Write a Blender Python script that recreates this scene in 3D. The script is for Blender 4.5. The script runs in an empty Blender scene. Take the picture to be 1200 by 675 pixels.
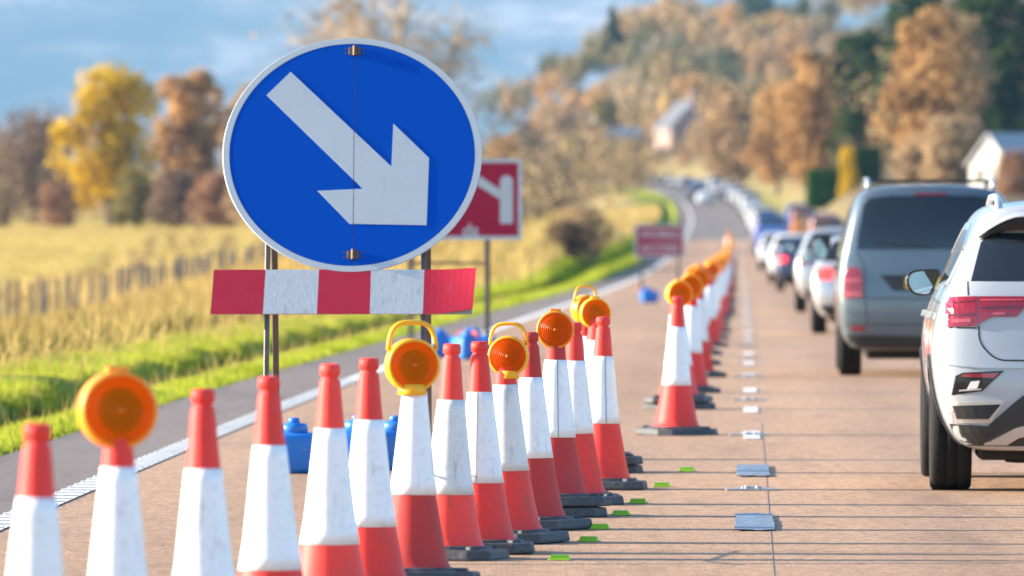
import bpy, bmesh, math, random
import numpy as np
from mathutils import Vector, Matrix
from mathutils.bvhtree import BVHTree
from mathutils.geometry import delaunay_2d_cdt

random.seed(7)
rng = np.random.default_rng(7)
scene = bpy.context.scene
col = scene.collection
R = math.radians

# ------------------------------------------------------------------ camera, sky, sun, exposure
cam_d = bpy.data.cameras.new('camera')
cam = bpy.data.objects.new('camera', cam_d)
col.objects.link(cam)
scene.camera = cam
cam.location = (0, 0, 1.65)
cam.rotation_euler = (R(90) - 0.00909, 0, 0)
cam_d.sensor_width = 36
cam_d.lens = 312
cam_d.clip_start = 0.5
cam_d.clip_end = 40000
cam_d.dof.use_dof = True
cam_d.dof.focus_distance = 45.5
cam_d.dof.aperture_fstop = 5.2

SUN_EL, SUN_BACK = R(17), R(5)            # low sun on the left, a touch beyond the cones
sun_vec = Vector((-math.cos(SUN_EL) * math.cos(SUN_BACK), math.cos(SUN_EL) * math.sin(SUN_BACK), math.sin(SUN_EL)))
world = bpy.data.worlds.new('World')
scene.world = world
world.use_nodes = True
wn = world.node_tree
sky = wn.nodes.new('ShaderNodeTexSky')
sky.sky_type = 'NISHITA'
sky.sun_disc = False
sky.sun_elevation = SUN_EL
sky.sun_rotation = math.atan2(sun_vec.x, sun_vec.y) % (2 * math.pi)
sky.air_density, sky.dust_density, sky.ozone_density = 1.0, 0.3, 3.0
bg = wn.nodes['Background']
wn.links.new(sky.outputs[0], bg.inputs[0])
bg.inputs[1].default_value = 0.105
sun_d = bpy.data.lights.new('sun', 'SUN')
sun_d.energy = 5.0
sun_d.angle = R(0.53)
sun_d.color = (1.0, 0.86, 0.68)
sun = bpy.data.objects.new('sun', sun_d)
col.objects.link(sun)
sun.rotation_euler = sun_vec.to_track_quat('Z', 'Y').to_euler()
scene.view_settings.view_transform = 'Standard'
scene.view_settings.look = 'None'
scene.view_settings.gamma = 1
scene.view_settings.exposure = 1.95
scene.cycles.use_denoising = True
scene.cycles.max_bounces = 6
scene.cycles.diffuse_bounces = 3
scene.cycles.volume_bounces = 0
HAZE = 0.000041
scene.cycles.transparent_max_bounces = 8

# ------------------------------------------------------------------ helpers
def tag(o, label=None, cat=None, group=None, kind=None):
    if label: o['label'] = label
    if cat: o['category'] = cat
    if group: o['group'] = group
    if kind: o['kind'] = kind
    return o

def link(o, parent=None):
    col.objects.link(o)
    if parent: o.parent = parent
    return o

def empty(name, loc=(0, 0, 0), rz=0.0):
    o = bpy.data.objects.new(name, None)
    o.empty_display_size = 0.2
    o.location = loc
    o.rotation_euler = (0, 0, rz)
    return link(o)

def obj(name, mesh, mat=None, parent=None, smooth=False):
    o = bpy.data.objects.new(name, mesh)
    if mat and not mesh.materials: mesh.materials.append(mat)
    if smooth:
        mesh.polygons.foreach_set('use_smooth', [True] * len(mesh.polygons))
    return link(o, parent)

def children_of(o): return [c for c in all_objs() if c.parent == o]
def all_objs(): return list(col.objects)

def copy_tree(o, kids, parent=None):
    c = o.copy()
    col.objects.link(c)
    c.parent = parent
    for k in kids.get(o, []):
        copy_tree(k, kids, c)
    return c

def kid_map(root_list):
    m = {}
    for o in col.objects:
        if o.parent: m.setdefault(o.parent, []).append(o)
    return m

def bm_mesh(bm, name='m'):
    me = bpy.data.meshes.new(name)
    bm.normal_update()
    bm.to_mesh(me)
    bm.free()
    return me

def np_mesh(name, V, F, attrs=None):
    """V (n,3), F (m,k) with k constant"""
    me = bpy.data.meshes.new(name)
    V = np.asarray(V, dtype=np.float32); F = np.asarray(F, dtype=np.int32)
    m, k = F.shape
    me.vertices.add(len(V)); me.vertices.foreach_set('co', V.ravel())
    me.loops.add(m * k); me.loops.foreach_set('vertex_index', F.ravel())
    me.polygons.add(m); me.polygons.foreach_set('loop_start', np.arange(0, m * k, k, dtype=np.int32))
    for an, av in (attrs or {}).items():
        a = me.attributes.new(an, 'FLOAT', 'POINT')
        a.data.foreach_set('value', np.asarray(av, dtype=np.float32))
    me.update(calc_edges=True)
    return me

def add_box(bm, c, s, rot=None, bev=0.0, seg=2):
    M = Matrix.Translation(Vector(c)) @ (rot.to_4x4() if rot else Matrix.Identity(4)) @ Matrix.Diagonal((s[0], s[1], s[2], 1))
    r = bmesh.ops.create_cube(bm, size=1, matrix=M)
    if bev:
        es = list({e for v in r['verts'] for e in v.link_edges})
        bmesh.ops.bevel(bm, geom=es, offset=bev, segments=seg, affect='EDGES', profile=0.5)

def box_mesh(c, s, rot=None, bev=0.0, seg=2):
    bm = bmesh.new(); add_box(bm, c, s, rot, bev, seg); return bm_mesh(bm)

def add_lathe(bm, prof, n=32, axis='Z', center=(0, 0, 0), cap=True):
    rings = []
    cx, cy, cz = center
    for r, h in prof:
        ring = []
        for k in range(n):
            a = 2 * math.pi * k / n
            p = (r * math.cos(a), r * math.sin(a), h)
            if axis == 'Y': p = (p[0], p[2], p[1])
            if axis == 'X': p = (p[2], p[0], p[1])
            ring.append(bm.verts.new((p[0] + cx, p[1] + cy, p[2] + cz)))
        rings.append(ring)
    for a, b in zip(rings, rings[1:]):
        for k in range(n):
            bm.faces.new((a[k], a[(k + 1) % n], b[(k + 1) % n], b[k]))
    if cap:
        for rg in (rings[0], rings[-1]):
            try: bm.faces.new(rg)
            except ValueError: pass
    bmesh.ops.recalc_face_normals(bm, faces=bm.faces)

def lathe_mesh(prof, n=32, axis='Z', center=(0, 0, 0), cap=True):
    bm = bmesh.new(); add_lathe(bm, prof, n, axis, center, cap); return bm_mesh(bm)

def add_tube(bm, pts, r, n=10, cap=True):
    pts = [Vector(p) for p in pts]
    rs = [float(q) for q in r] if isinstance(r, (list, tuple)) else [float(r)] * len(pts)
    rings = []
    up = None
    for i, p in enumerate(pts):
        t = (pts[min(i + 1, len(pts) - 1)] - pts[max(i - 1, 0)]).normalized()
        if up is None:
            up = Vector((0, 0, 1)) if abs(t.z) < 0.9 else Vector((1, 0, 0))
        a = t.cross(up)
        if a.length < 1e-4: a = t.cross(Vector((0, 1, 0)))
        a.normalize(); b = a.cross(t).normalized(); up = b
        rings.append([bm.verts.new(p + rs[i] * (math.cos(2 * math.pi * k / n) * a + math.sin(2 * math.pi * k / n) * b)) for k in range(n)])
    for a, b in zip(rings, rings[1:]):
        for k in range(n):
            bm.faces.new((a[k], a[(k + 1) % n], b[(k + 1) % n], b[k]))
    if cap:
        bm.faces.new(rings[0][::-1]); bm.faces.new(rings[-1])

def tube_mesh(pts, r, n=10):
    bm = bmesh.new(); add_tube(bm, pts, r, n); return bm_mesh(bm)

def add_prism(bm, poly, y0, y1):
    """outline in (x,z), solid from y0 to y1"""
    a = [bm.verts.new((x, y0, z)) for x, z in poly]
    b = [bm.verts.new((x, y1, z)) for x, z in poly]
    bm.faces.new(a); bm.faces.new(b[::-1])
    n = len(poly)
    for i in range(n):
        bm.faces.new((a[i], b[i], b[(i + 1) % n], a[(i + 1) % n]))
    bmesh.ops.recalc_face_normals(bm, faces=bm.faces)

def prism_mesh(poly, y0, y1, bev=0.0):
    bm = bmesh.new(); add_prism(bm, poly, y0, y1)
    if bev:
        bmesh.ops.bevel(bm, geom=list(bm.edges), offset=bev, segments=2, affect='EDGES', profile=0.5)
    return bm_mesh(bm)

def hermite(xs, ys):
    xs = np.asarray(xs, float); ys = np.asarray(ys, float)
    d = np.diff(ys) / np.diff(xs)
    m = np.empty_like(ys); m[0] = d[0]; m[-1] = d[-1]
    for i in range(1, len(xs) - 1):
        m[i] = (d[i - 1] * (xs[i + 1] - xs[i]) + d[i] * (xs[i] - xs[i - 1])) / (xs[i + 1] - xs[i - 1])
    def f(x):
        x = np.asarray(x, float)
        i = np.clip(np.searchsorted(xs, x) - 1, 0, len(xs) - 2)
        h = xs[i + 1] - xs[i]; t = np.clip((x - xs[i]) / h, 0, None)
        t2 = np.clip(t, 0, 1)
        v = (2 * t2**3 - 3 * t2**2 + 1) * ys[i] + (t2**3 - 2 * t2**2 + t2) * h * m[i] + (-2 * t2**3 + 3 * t2**2) * ys[i + 1] + (t2**3 - t2**2) * h * m[i + 1]
        v = v + np.where(x > xs[-1], (x - xs[-1]) * m[-1], 0) + np.where(x < xs[0], (x - xs[0]) * m[0], 0)
        return v
    return f

def sstep(a, b, x):
    t = np.clip((np.asarray(x, float) - a) / (b - a), 0, 1)
    return t * t * (3 - 2 * t)

# ------------------------------------------------------------------ materials
def mat_new(name):
    m = bpy.data.materials.new(name)
    m.use_nodes = True
    nt = m.node_tree
    return m, nt, nt.nodes['Principled BSDF']

def rgb(c): return (c[0], c[1], c[2], 1.0)

def mat_plain(name, c, rough=0.5, metal=0.0, var=0.12, scale=8.0, bump=0.0, bscale=60.0, coat=0.0, dirt=None, spec=0.5, scuff=None):
    """base colour broken up by two sizes of noise, optional fine relief and dirt"""
    m, nt, p = mat_new(name)
    N, L = nt.nodes, nt.links
    tc = N.new('ShaderNodeTexCoord')
    oi = N.new('ShaderNodeObjectInfo'); sc_ = N.new('ShaderNodeVectorMath'); sc_.operation = 'SCALE'; sc_.inputs[0].default_value = (37, 53, 71)
    L.new(oi.outputs['Random'], sc_.inputs['Scale'])
    va = N.new('ShaderNodeVectorMath'); va.operation = 'ADD'; L.new(tc.outputs['Object'], va.inputs[0]); L.new(sc_.outputs[0], va.inputs[1])
    co = va.outputs[0]
    n1 = N.new('ShaderNodeTexNoise'); n1.inputs['Scale'].default_value = scale; n1.inputs['Detail'].default_value = 6
    L.new(co, n1.inputs['Vector'])
    mx = N.new('ShaderNodeMix'); mx.data_type = 'RGBA'
    mx.inputs['A'].default_value = rgb([v * (1 - var) for v in c])
    mx.inputs['B'].default_value = rgb([min(1, v * (1 + var)) for v in c])
    L.new(n1.outputs['Fac'], mx.inputs['Factor'])
    out = mx.outputs['Result']
    if dirt:
        n2 = N.new('ShaderNodeTexNoise'); n2.inputs['Scale'].default_value = scale * 3.3; n2.inputs['Detail'].default_value = 8
        n2.inputs['Roughness'].default_value = 0.7
        L.new(co, n2.inputs['Vector'])
        rp = N.new('ShaderNodeMapRange'); rp.inputs['From Min'].default_value = 0.5; rp.inputs['From Max'].default_value = 0.75
        rp.inputs['To Max'].default_value = dirt[1]
        L.new(n2.outputs['Fac'], rp.inputs['Value'])
        m2 = N.new('ShaderNodeMix'); m2.data_type = 'RGBA'
        L.new(rp.outputs['Result'], m2.inputs['Factor']); L.new(out, m2.inputs['A']); m2.inputs['B'].default_value = rgb(dirt[0])
        out = m2.outputs['Result']
    if scuff:                                   # short smears and grime with a shape of their own
        for sc2, st, lo in (((22, 22, 5), scuff[1], 0.57), ((9, 9, 40), scuff[1] * .8, 0.60)):
            mp = N.new('ShaderNodeMapping'); mp.inputs['Scale'].default_value = sc2
            L.new(co, mp.inputs[0])
            n4 = N.new('ShaderNodeTexNoise'); n4.inputs['Scale'].default_value = 1.0; n4.inputs['Detail'].default_value = 7; n4.inputs['Roughness'].default_value = 0.68
            L.new(mp.outputs[0], n4.inputs['Vector'])
            r4 = N.new('ShaderNodeMapRange'); r4.inputs['From Min'].default_value = lo; r4.inputs['From Max'].default_value = lo + 0.14; r4.inputs['To Max'].default_value = st
            L.new(n4.outputs['Fac'], r4.inputs['Value'])
            m4 = N.new('ShaderNodeMix'); m4.data_type = 'RGBA'
            L.new(r4.outputs['Result'], m4.inputs['Factor']); L.new(out, m4.inputs['A']); m4.inputs['B'].default_value = rgb(scuff[0])
            out = m4.outputs['Result']
    L.new(out, p.inputs['Base Color'])
    p.inputs['Roughness'].default_value = rough
    p.inputs['Metallic'].default_value = metal
    p.inputs['Coat Weight'].default_value = coat
    p.inputs['Coat Roughness'].default_value = 0.06
    p.inputs['Specular IOR Level'].default_value = spec
    if bump:
        nb = N.new('ShaderNodeTexNoise'); nb.inputs['Scale'].default_value = bscale; nb.inputs['Detail'].default_value = 4
        L.new(tc.outputs['Object'], nb.inputs['Vector'])
        b = N.new('ShaderNodeBump'); b.inputs['Strength'].default_value = bump; b.inputs['Distance'].default_value = 0.01
        L.new(nb.outputs['Fac'], b.inputs['Height']); L.new(b.outputs['Normal'], p.inputs['Normal'])
    return m

def mat_leaf(name, ca, cb, cc=None, trans=0.35, nscale=3.0):
    """leaf colours picked per leaf and per patch of the crown"""
    m, nt, p = mat_new(name)
    N, L = nt.nodes, nt.links
    geo = N.new('ShaderNodeNewGeometry'); tc = N.new('ShaderNodeTexCoord')
    n1 = N.new('ShaderNodeTexNoise'); n1.inputs['Scale'].default_value = nscale; n1.inputs['Detail'].default_value = 3
    L.new(tc.outputs['Object'], n1.inputs['Vector'])
    ad = N.new('ShaderNodeMath'); ad.operation = 'MULTIPLY_ADD'; ad.inputs[1].default_value = 0.45
    L.new(geo.outputs['Random Per Island'], ad.inputs[0])
    ms = N.new('ShaderNodeMath'); ms.operation = 'MULTIPLY_ADD'; ms.inputs[1].default_value = 1.7; ms.inputs[2].default_value = -0.58
    L.new(n1.outputs['Fac'], ms.inputs[0]); L.new(ms.outputs[0], ad.inputs[2])
    cr = N.new('ShaderNodeValToRGB')
    cr.color_ramp.elements[0].position = 0.1; cr.color_ramp.elements[0].color = rgb(ca)
    cr.color_ramp.elements[1].position = 0.9; cr.color_ramp.elements[1].color = rgb(cb)
    if cc:
        e = cr.color_ramp.elements.new(0.5); e.color = rgb(cc)
    L.new(ad.outputs[0], cr.inputs[0])
    d = N.new('ShaderNodeBsdfDiffuse'); t = N.new('ShaderNodeBsdfTranslucent'); mx = N.new('ShaderNodeMixShader')
    mx.inputs[0].default_value = trans
    L.new(cr.outputs[0], d.inputs[0]); L.new(cr.outputs[0], t.inputs[0])
    L.new(d.outputs[0], mx.inputs[1]); L.new(t.outputs[0], mx.inputs[2])
    L.new(mx.outputs[0], N['Material Output'].inputs[0])
    N.remove(p)
    return m

M = {}
def mats():
    M['cone_red'] = mat_plain('cone_red', scuff=((0.16, 0.09, 0.08), 0.55), c= (0.80, 0.045, 0.035), rough=0.55, spec=0.3, var=0.12, scale=6, dirt=((0.35, 0.06, 0.05), 0.35))
    M['cone_bright'] = mat_plain('cone_bright', scuff=((0.16, 0.09, 0.08), 0.55), c= (0.95, 0.06, 0.045), rough=0.55, spec=0.3, var=0.08, scale=6, dirt=((0.5, 0.1, 0.08), 0.3))
    M['cone_dull'] = mat_plain('cone_dull', scuff=((0.16, 0.09, 0.08), 0.55), c= (0.50, 0.04, 0.035), rough=0.6, spec=0.25, var=0.15, scale=6, dirt=((0.22, 0.06, 0.05), 0.4))
    M['sleeve'] = mat_plain('sleeve', scuff=((0.34, 0.32, 0.30), 0.5), c= (0.86, 0.86, 0.86), rough=0.35, var=0.04, scale=12, bump=0.08, bscale=160, dirt=((0.5, 0.49, 0.47), 0.4))
    M['sleeve_worn'] = mat_plain('sleeve_worn', scuff=((0.25, 0.24, 0.23), 0.7), c= (0.70, 0.70, 0.69), rough=0.4, var=0.08, scale=25, bump=0.15, bscale=140, dirt=((0.36, 0.35, 0.33), 0.55))
    M['seam'] = mat_plain('seam', (0.25, 0.26, 0.29), 0.6)
    M['rubber'] = mat_plain('rubber', (0.045, 0.048, 0.055), 0.6, var=0.3, scale=9, bump=0.3, bscale=40, dirt=((0.16, 0.15, 0.14), 0.5))
    M['lamp_yellow'] = mat_plain('lamp_yellow', (0.92, 0.42, 0.006), 0.45, var=0.08)
    M['lamp_orange'] = mat_plain('lamp_orange', (0.92, 0.27, 0.004), 0.45, var=0.08)
    # amber lens: clear plastic that lets some light through
    m, nt, p = mat_new('amber_lens')
    p.inputs['Base Color'].default_value = (0.85, 0.18, 0.003, 1); p.inputs['Roughness'].default_value = 0.3; p.inputs['Specular IOR Level'].default_value = 0.3
    p.inputs['Coat Weight'].default_value = 0.0
    t = nt.nodes.new('ShaderNodeBsdfTranslucent'); t.inputs[0].default_value = (1.0, 0.33, 0.01, 1)
    mx = nt.nodes.new('ShaderNodeMixShader'); mx.inputs[0].default_value = 0.4
    nt.links.new(p.outputs[0], mx.inputs[1]); nt.links.new(t.outputs[0], mx.inputs[2])
    tp = nt.nodes.new('ShaderNodeBsdfTransparent'); tp.inputs[0].default_value = (1.0, 0.34, 0.02, 1)
    m2 = nt.nodes.new('ShaderNodeMixShader'); m2.inputs[0].default_value = 0.3
    nt.links.new(mx.outputs[0], m2.inputs[1]); nt.links.new(tp.outputs[0], m2.inputs[2])
    nt.links.new(m2.outputs[0], nt.nodes['Material Output'].inputs[0])
    M['amber'] = m
    mb = m.copy(); mb.name = 'amber_sunlit'
    mb.node_tree.nodes['Principled BSDF'].inputs['Base Color'].default_value = (1.0, 0.27, 0.002, 1)  # sun glow through the lens put into the base colour
    M['amber_sunlit'] = mb
    M['amber_core'] = mat_plain('amber_core', (0.62, 0.12, 0.004), 0.35, spec=0.3)
    M['sign_blue'] = mat_plain('sign_blue', (0.0004, 0.066, 0.40), 0.6, var=0.06, scale=2.2, dirt=((0.001, 0.07, 0.33), 0.3), spec=0.06)
    M['sign_white'] = mat_plain('sign_white', scuff=((0.33, 0.34, 0.35), 0.3), c= (0.46, 0.49, 0.51), rough=0.5, var=0.04, scale=5, dirt=((0.52, 0.54, 0.55), 0.4))
    M['board_white'] = mat_plain('board_white', scuff=((0.28, 0.28, 0.28), 0.6), c= (0.52, 0.54, 0.55), rough=0.5, var=0.07, scale=20, bump=0.1, bscale=80, dirt=((0.40, 0.42, 0.43), 0.6))
    M['sign_red'] = mat_plain('sign_red', scuff=((0.30, 0.08, 0.09), 0.35), c= (0.50, 0.012, 0.035), rough=0.4, var=0.12, scale=9, dirt=((0.36, 0.03, 0.05), 0.5))
    M['works_red'] = mat_plain('works_red', (0.34, 0.010, 0.045), 0.5, var=0.08, scale=5, spec=0.2)
    M['steel'] = mat_plain('steel', (0.10, 0.09, 0.085), 0.5, metal=0.4, var=0.3, scale=14, dirt=((0.22, 0.12, 0.07), 0.5))
    M['galv'] = mat_plain('galv', (0.42, 0.42, 0.42), 0.45, metal=0.6, var=0.15, scale=14)
    M['grey_back'] = mat_plain('grey_back', (0.30, 0.31, 0.32), 0.6)
    M['hinge'] = mat_plain('hinge', (0.14, 0.09, 0.06), 0.6, metal=0.4, var=0.3, scale=40)
    M['ballast'] = mat_plain('ballast', (0.008, 0.16, 0.55), 0.45, scuff=((0.25, 0.30, 0.36), 0.5), var=0.15, scale=7, dirt=((0.05, 0.18, 0.4), 0.3))
    M['handle_red'] = mat_plain('handle_red', (0.75, 0.10, 0.02), 0.4)
    M['lime'] = mat_plain('lime', (0.27, 0.55, 0.02), 0.4, var=0.1)
    M['tyre'] = mat_plain('tyre', (0.013, 0.013, 0.014), 0.8, spec=0.2, var=0.25, scale=20, bump=0.2, bscale=50)
    M['rim'] = mat_plain('rim', (0.35, 0.35, 0.36), 0.35, metal=0.8)
    M['black_plastic'] = mat_plain('black_plastic', (0.022, 0.023, 0.025), 0.5, var=0.2, scale=30)
    M['gloss_black'] = mat_plain('gloss_black', (0.008, 0.008, 0.009), 0.15, var=0.1)
    M['gap'] = mat_plain('gap', (0.015, 0.015, 0.016), 0.8)
    M['chrome'] = mat_plain('chrome', (0.75, 0.75, 0.76), 0.18, metal=1.0, var=0.05)
    M['satin'] = mat_plain('satin', (0.55, 0.55, 0.55), 0.35, metal=0.7, var=0.05)
    M['plate'] = mat_plain('plate', (0.80, 0.48, 0.02), 0.4, var=0.05)
    def paint(name, c, metal=0.0, rough=0.38, coat=1.0):
        M[name] = mat_plain(name, c, rough, metal=metal, var=0.03, scale=2.5, coat=coat, dirt=([v * 0.8 + 0.02 for v in c], 0.15))
    paint('paint_white', (0.70, 0.71, 0.72))
    paint('paint_pearl', (0.37, 0.39, 0.42), 0.1)
    paint('paint_grey', (0.105, 0.14, 0.17), 0.45, 0.36)
    paint('paint_silver', (0.50, 0.51, 0.52), 0.55, 0.35)
    paint('paint_navy', (0.02, 0.035, 0.09), 0.2)
    paint('paint_black', (0.012, 0.013, 0.015))
    paint('paint_blue', (0.02, 0.13, 0.50))
    paint('paint_red', (0.45, 0.02, 0.02))
    paint('paint_orange', (0.62, 0.20, 0.02))
    # tinted car glass
    m, nt, p = mat_new('car_glass')
    p.inputs['Base Color'].default_value = (0.012, 0.016, 0.020, 1); p.inputs['Roughness'].default_value = 0.04
    p.inputs['Specular IOR Level'].default_value = 0.8
    M['glass'] = m
    m, nt, p = mat_new('mirror_glass')
    p.inputs['Base Color'].default_value = (0.42, 0.46, 0.48, 1); p.inputs['Metallic'].default_value = 1; p.inputs['Roughness'].default_value = 0.02
    M['mirror'] = m
    m, nt, p = mat_new('tail_red')
    p.inputs['Base Color'].default_value = (0.26, 0.004, 0.010, 1); p.inputs['Roughness'].default_value = 0.15; p.inputs['Coat Weight'].default_value = 1
    M['tail'] = m
    M['tail_light'] = mat_plain('tail_light', (0.50, 0.06, 0.07), 0.2, coat=1.0)
    M['tail_dark'] = mat_plain('tail_dark', (0.12, 0.004, 0.010), 0.2, coat=1.0)
    M['clear_lens'] = mat_plain('clear_lens', (0.7, 0.66, 0.64), 0.2, coat=1.0)
    # a lit brake lamp on the cars that hold on the brake
    m, nt, p = mat_new('brake_lit')
    p.inputs['Base Color'].default_value = (0.6, 0.02, 0.02, 1); p.inputs['Emission Color'].default_value = (1, 0.06, 0.05, 1); p.inputs['Emission Strength'].default_value = 0.5
    M['brake'] = m
    # trees
    M['bark'] = mat_plain('bark', (0.10, 0.075, 0.055), 0.9, var=0.35, scale=20)
    M['bark_pale'] = mat_plain('bark_pale', (0.30, 0.26, 0.20), 0.9, var=0.3, scale=20)
    M['lf_yellow'] = mat_leaf('lf_yellow', (0.26, 0.18, 0.012), (0.85, 0.58, 0.03), (0.58, 0.38, 0.018), trans=.45)
    M['lf_orange'] = mat_leaf('lf_orange', (0.24, 0.145, 0.07), (0.66, 0.41, 0.17), (0.46, 0.27, 0.11), trans=.45)
    M['lf_rust'] = mat_leaf('lf_rust', (0.16, 0.09, 0.06), (0.48, 0.27, 0.15), (0.31, 0.17, 0.10))
    M['lf_tan'] = mat_leaf('lf_tan', (0.22, 0.15, 0.085), (0.62, 0.44, 0.24), (0.42, 0.29, 0.16))
    M['lf_olive'] = mat_leaf('lf_olive', (0.08, 0.075, 0.025), (0.42, 0.33, 0.09), (0.22, 0.18, 0.055))
    M['lf_brown'] = mat_leaf('lf_brown', (0.10, 0.07, 0.05), (0.36, 0.24, 0.15), (0.22, 0.145, 0.095))
    M['lf_green'] = mat_leaf('lf_green', (0.012, 0.03, 0.012), (0.09, 0.13, 0.03), (0.04, 0.07, 0.02), trans=0.2)
    M['lf_hedge'] = mat_leaf('lf_hedge', (0.012, 0.05, 0.01), (0.08, 0.20, 0.02), (0.035, 0.10, 0.015), trans=0.2)
    M['twig'] = mat_plain('twig', (0.48, 0.38, 0.29), 0.9, var=0.3, scale=3)
    # houses
    M['render'] = mat_plain('render', (0.50, 0.47, 0.43), 0.8, var=0.08, scale=0.6)
    M['render_pink'] = mat_plain('render_pink', (0.36, 0.25, 0.21), 0.8, var=0.08, scale=0.6)
    M['slate'] = mat_plain('slate', (0.11, 0.115, 0.13), 0.6, var=0.25, scale=0.9)
    M['slate_pale'] = mat_plain('slate_pale', (0.30, 0.31, 0.33), 0.6, var=0.2, scale=0.9)
    M['win'] = M['glass']
mats()

# ------------------------------------------------------------------ the lie of the land
road_x = hermite([-80, 0, 100, 200, 430, 650, 860, 1050, 1200, 1500, 1800, 2100], [-2.05, 0.05, 2.67, 5.28, 11.1, 16.6, 21.2, 23.4, 22.6, 13.5, -2, -24])
road_z = hermite([-80, 0, 70, 139, 250, 430, 600, 860, 1050, 1200, 1500, 1800, 2100], [0, 0, 0, -0.24, -0.70, -1.10, -0.75, 0.95, 2.8, 4.1, 6.0, 7.2, 8.0])
field_z = hermite([-80, 235, 500, 900, 1200, 2000, 3200, 19500], [-1.7, -1.6, -1.1, -0.25, 0.6, 3.0, 5, 8])
rise_z = hermite([-80, 300, 500, 700, 900, 1200, 2100], [0.4, 0.5, 1.2, 3.0, 3.6, 4.0, 4.0])
SH_L, SH_R = -4.95, 4.75                     # outer edges of the tarmac, from the centre line

def terrain(o, D):
    o = np.asarray(o, float); D = np.asarray(D, float)
    x = road_x(D) + o
    Z = road_z(np.minimum(D, 2100))
    relL = np.interp(-o, [4.9, 5.0, 5.25, 5.55, 5.85, 6.15, 6.6, 7.7, 9.5, 13, 19, 30], [-0.06, 0.0, 0.02, -0.04, -0.34, -0.34, 0.03, 0.06, -0.10, -0.75, -1.3, -1.3])
    wf = sstep(9, 20, -o)
    left = (Z + relL) * (1 - wf) + field_z(D) * wf
    left = left + 1.9 * np.exp(-((o + 12.5) / 5.0) ** 2) * sstep(270, 345, D) * (1 - sstep(640, 900, D))
    relR = np.interp(o, [4.7, 5.0, 6, 9, 20], [-0.06, 0.02, 0.08, 0.25, 0.5])
    right = Z + relR + rise_z(np.minimum(D, 2100)) * sstep(4.9, 11, o)
    h = np.where(o < 0, left, right)
    A = np.interp(x, [-400, -42, -8, 8, 25, 40, 55, 72, 95, 148, 600], [0, 3, 10, 15, 26, 34, 31, 32, 40, 46, 50])
    hill = A * sstep(1650, 2250, D) * (1 - np.exp(-(o / 22.0) ** 2))
    h = h + hill
    inside = (o > SH_L + 0.05) & (o < SH_R - 0.05)
    return np.where(inside, Z - 0.2, h)

def ground_at(o, D): return float(terrain(o, D))
def P(o, D, dz=0.0): return (float(road_x(D)) + o, D, ground_at(o, D) + dz)
def RP(o, D, dz=0.0): return (float(road_x(D)) + o, D, float(road_z(D)) + dz)     # on the tarmac
def at_x(x, D, dz=0.0):
    return (x, D, ground_at(x - float(road_x(D)), D) + dz)
def heading(D): return -math.atan2(float(road_x(D + 2) - road_x(D - 2)), 4.0)

Ds = np.concatenate([np.arange(-80, 160, 2.0), np.arange(160, 400, 5.0), np.arange(400, 1000, 12.0), np.arange(1000, 2600, 30.0), [2700, 3000, 3500, 4200, 5000, 6500, 9000, 13000, 19500]])
os_ = np.concatenate([[-9500, -3500, -1800, -1000, -650, -450, -330, -250, -190, -145, -110, -85, -65, -50, -40, -33, -28, -24, -22, -20, -18, -16.5], np.arange(-15, -8, 0.75), np.arange(-8, -4.9, 0.15),
                      [-4.89, -3, 0, 3, 4.69, 4.75, 5, 5.5, 6, 7, 8, 9, 10, 11, 12, 14, 17, 20, 25, 32, 40, 50, 65, 85, 110, 145, 190, 260, 400, 700, 1500, 3500, 9500]])
def grid_mesh(name, Ds, os_):
    DD, OO = np.meshgrid(Ds, os_, indexing='ij')
    HH = terrain(OO, DD)
    XX = road_x(np.minimum(DD, 2100)) + OO
    HH = HH + np.where((OO < SH_L - 0.3) | (OO > SH_R + 0.5), 0.03 * np.sin(DD * 1.7 + OO * 2.3) + 0.04 * np.sin(DD * 0.61 - OO * 0.9), 0)
    V = np.stack([XX, DD, HH], -1).reshape(-1, 3)
    nD, nO = len(Ds), len(os_)
    i = (np.arange(nD - 1)[:, None] * nO + np.arange(nO - 1)[None, :]).ravel()
    F = np.stack([i, i + 1, i + nO + 1, i + nO], 1)
    return np_mesh(name, V, F, {'offs': OO.ravel(), 'dist': DD.ravel()})

def ramp(nt, fac, stops):
    cr = nt.nodes.new('ShaderNodeValToRGB')
    el = cr.color_ramp.elements
    el[0].position, el[0].color = stops[0][0], rgb(stops[0][1])
    el[1].position, el[1].color = stops[-1][0], rgb(stops[-1][1])
    for p_, c_ in stops[1:-1]:
        e = el.new(p_); e.color = rgb(c_)
    nt.links.new(fac, cr.inputs[0])
    return cr.outputs[0]

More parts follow.
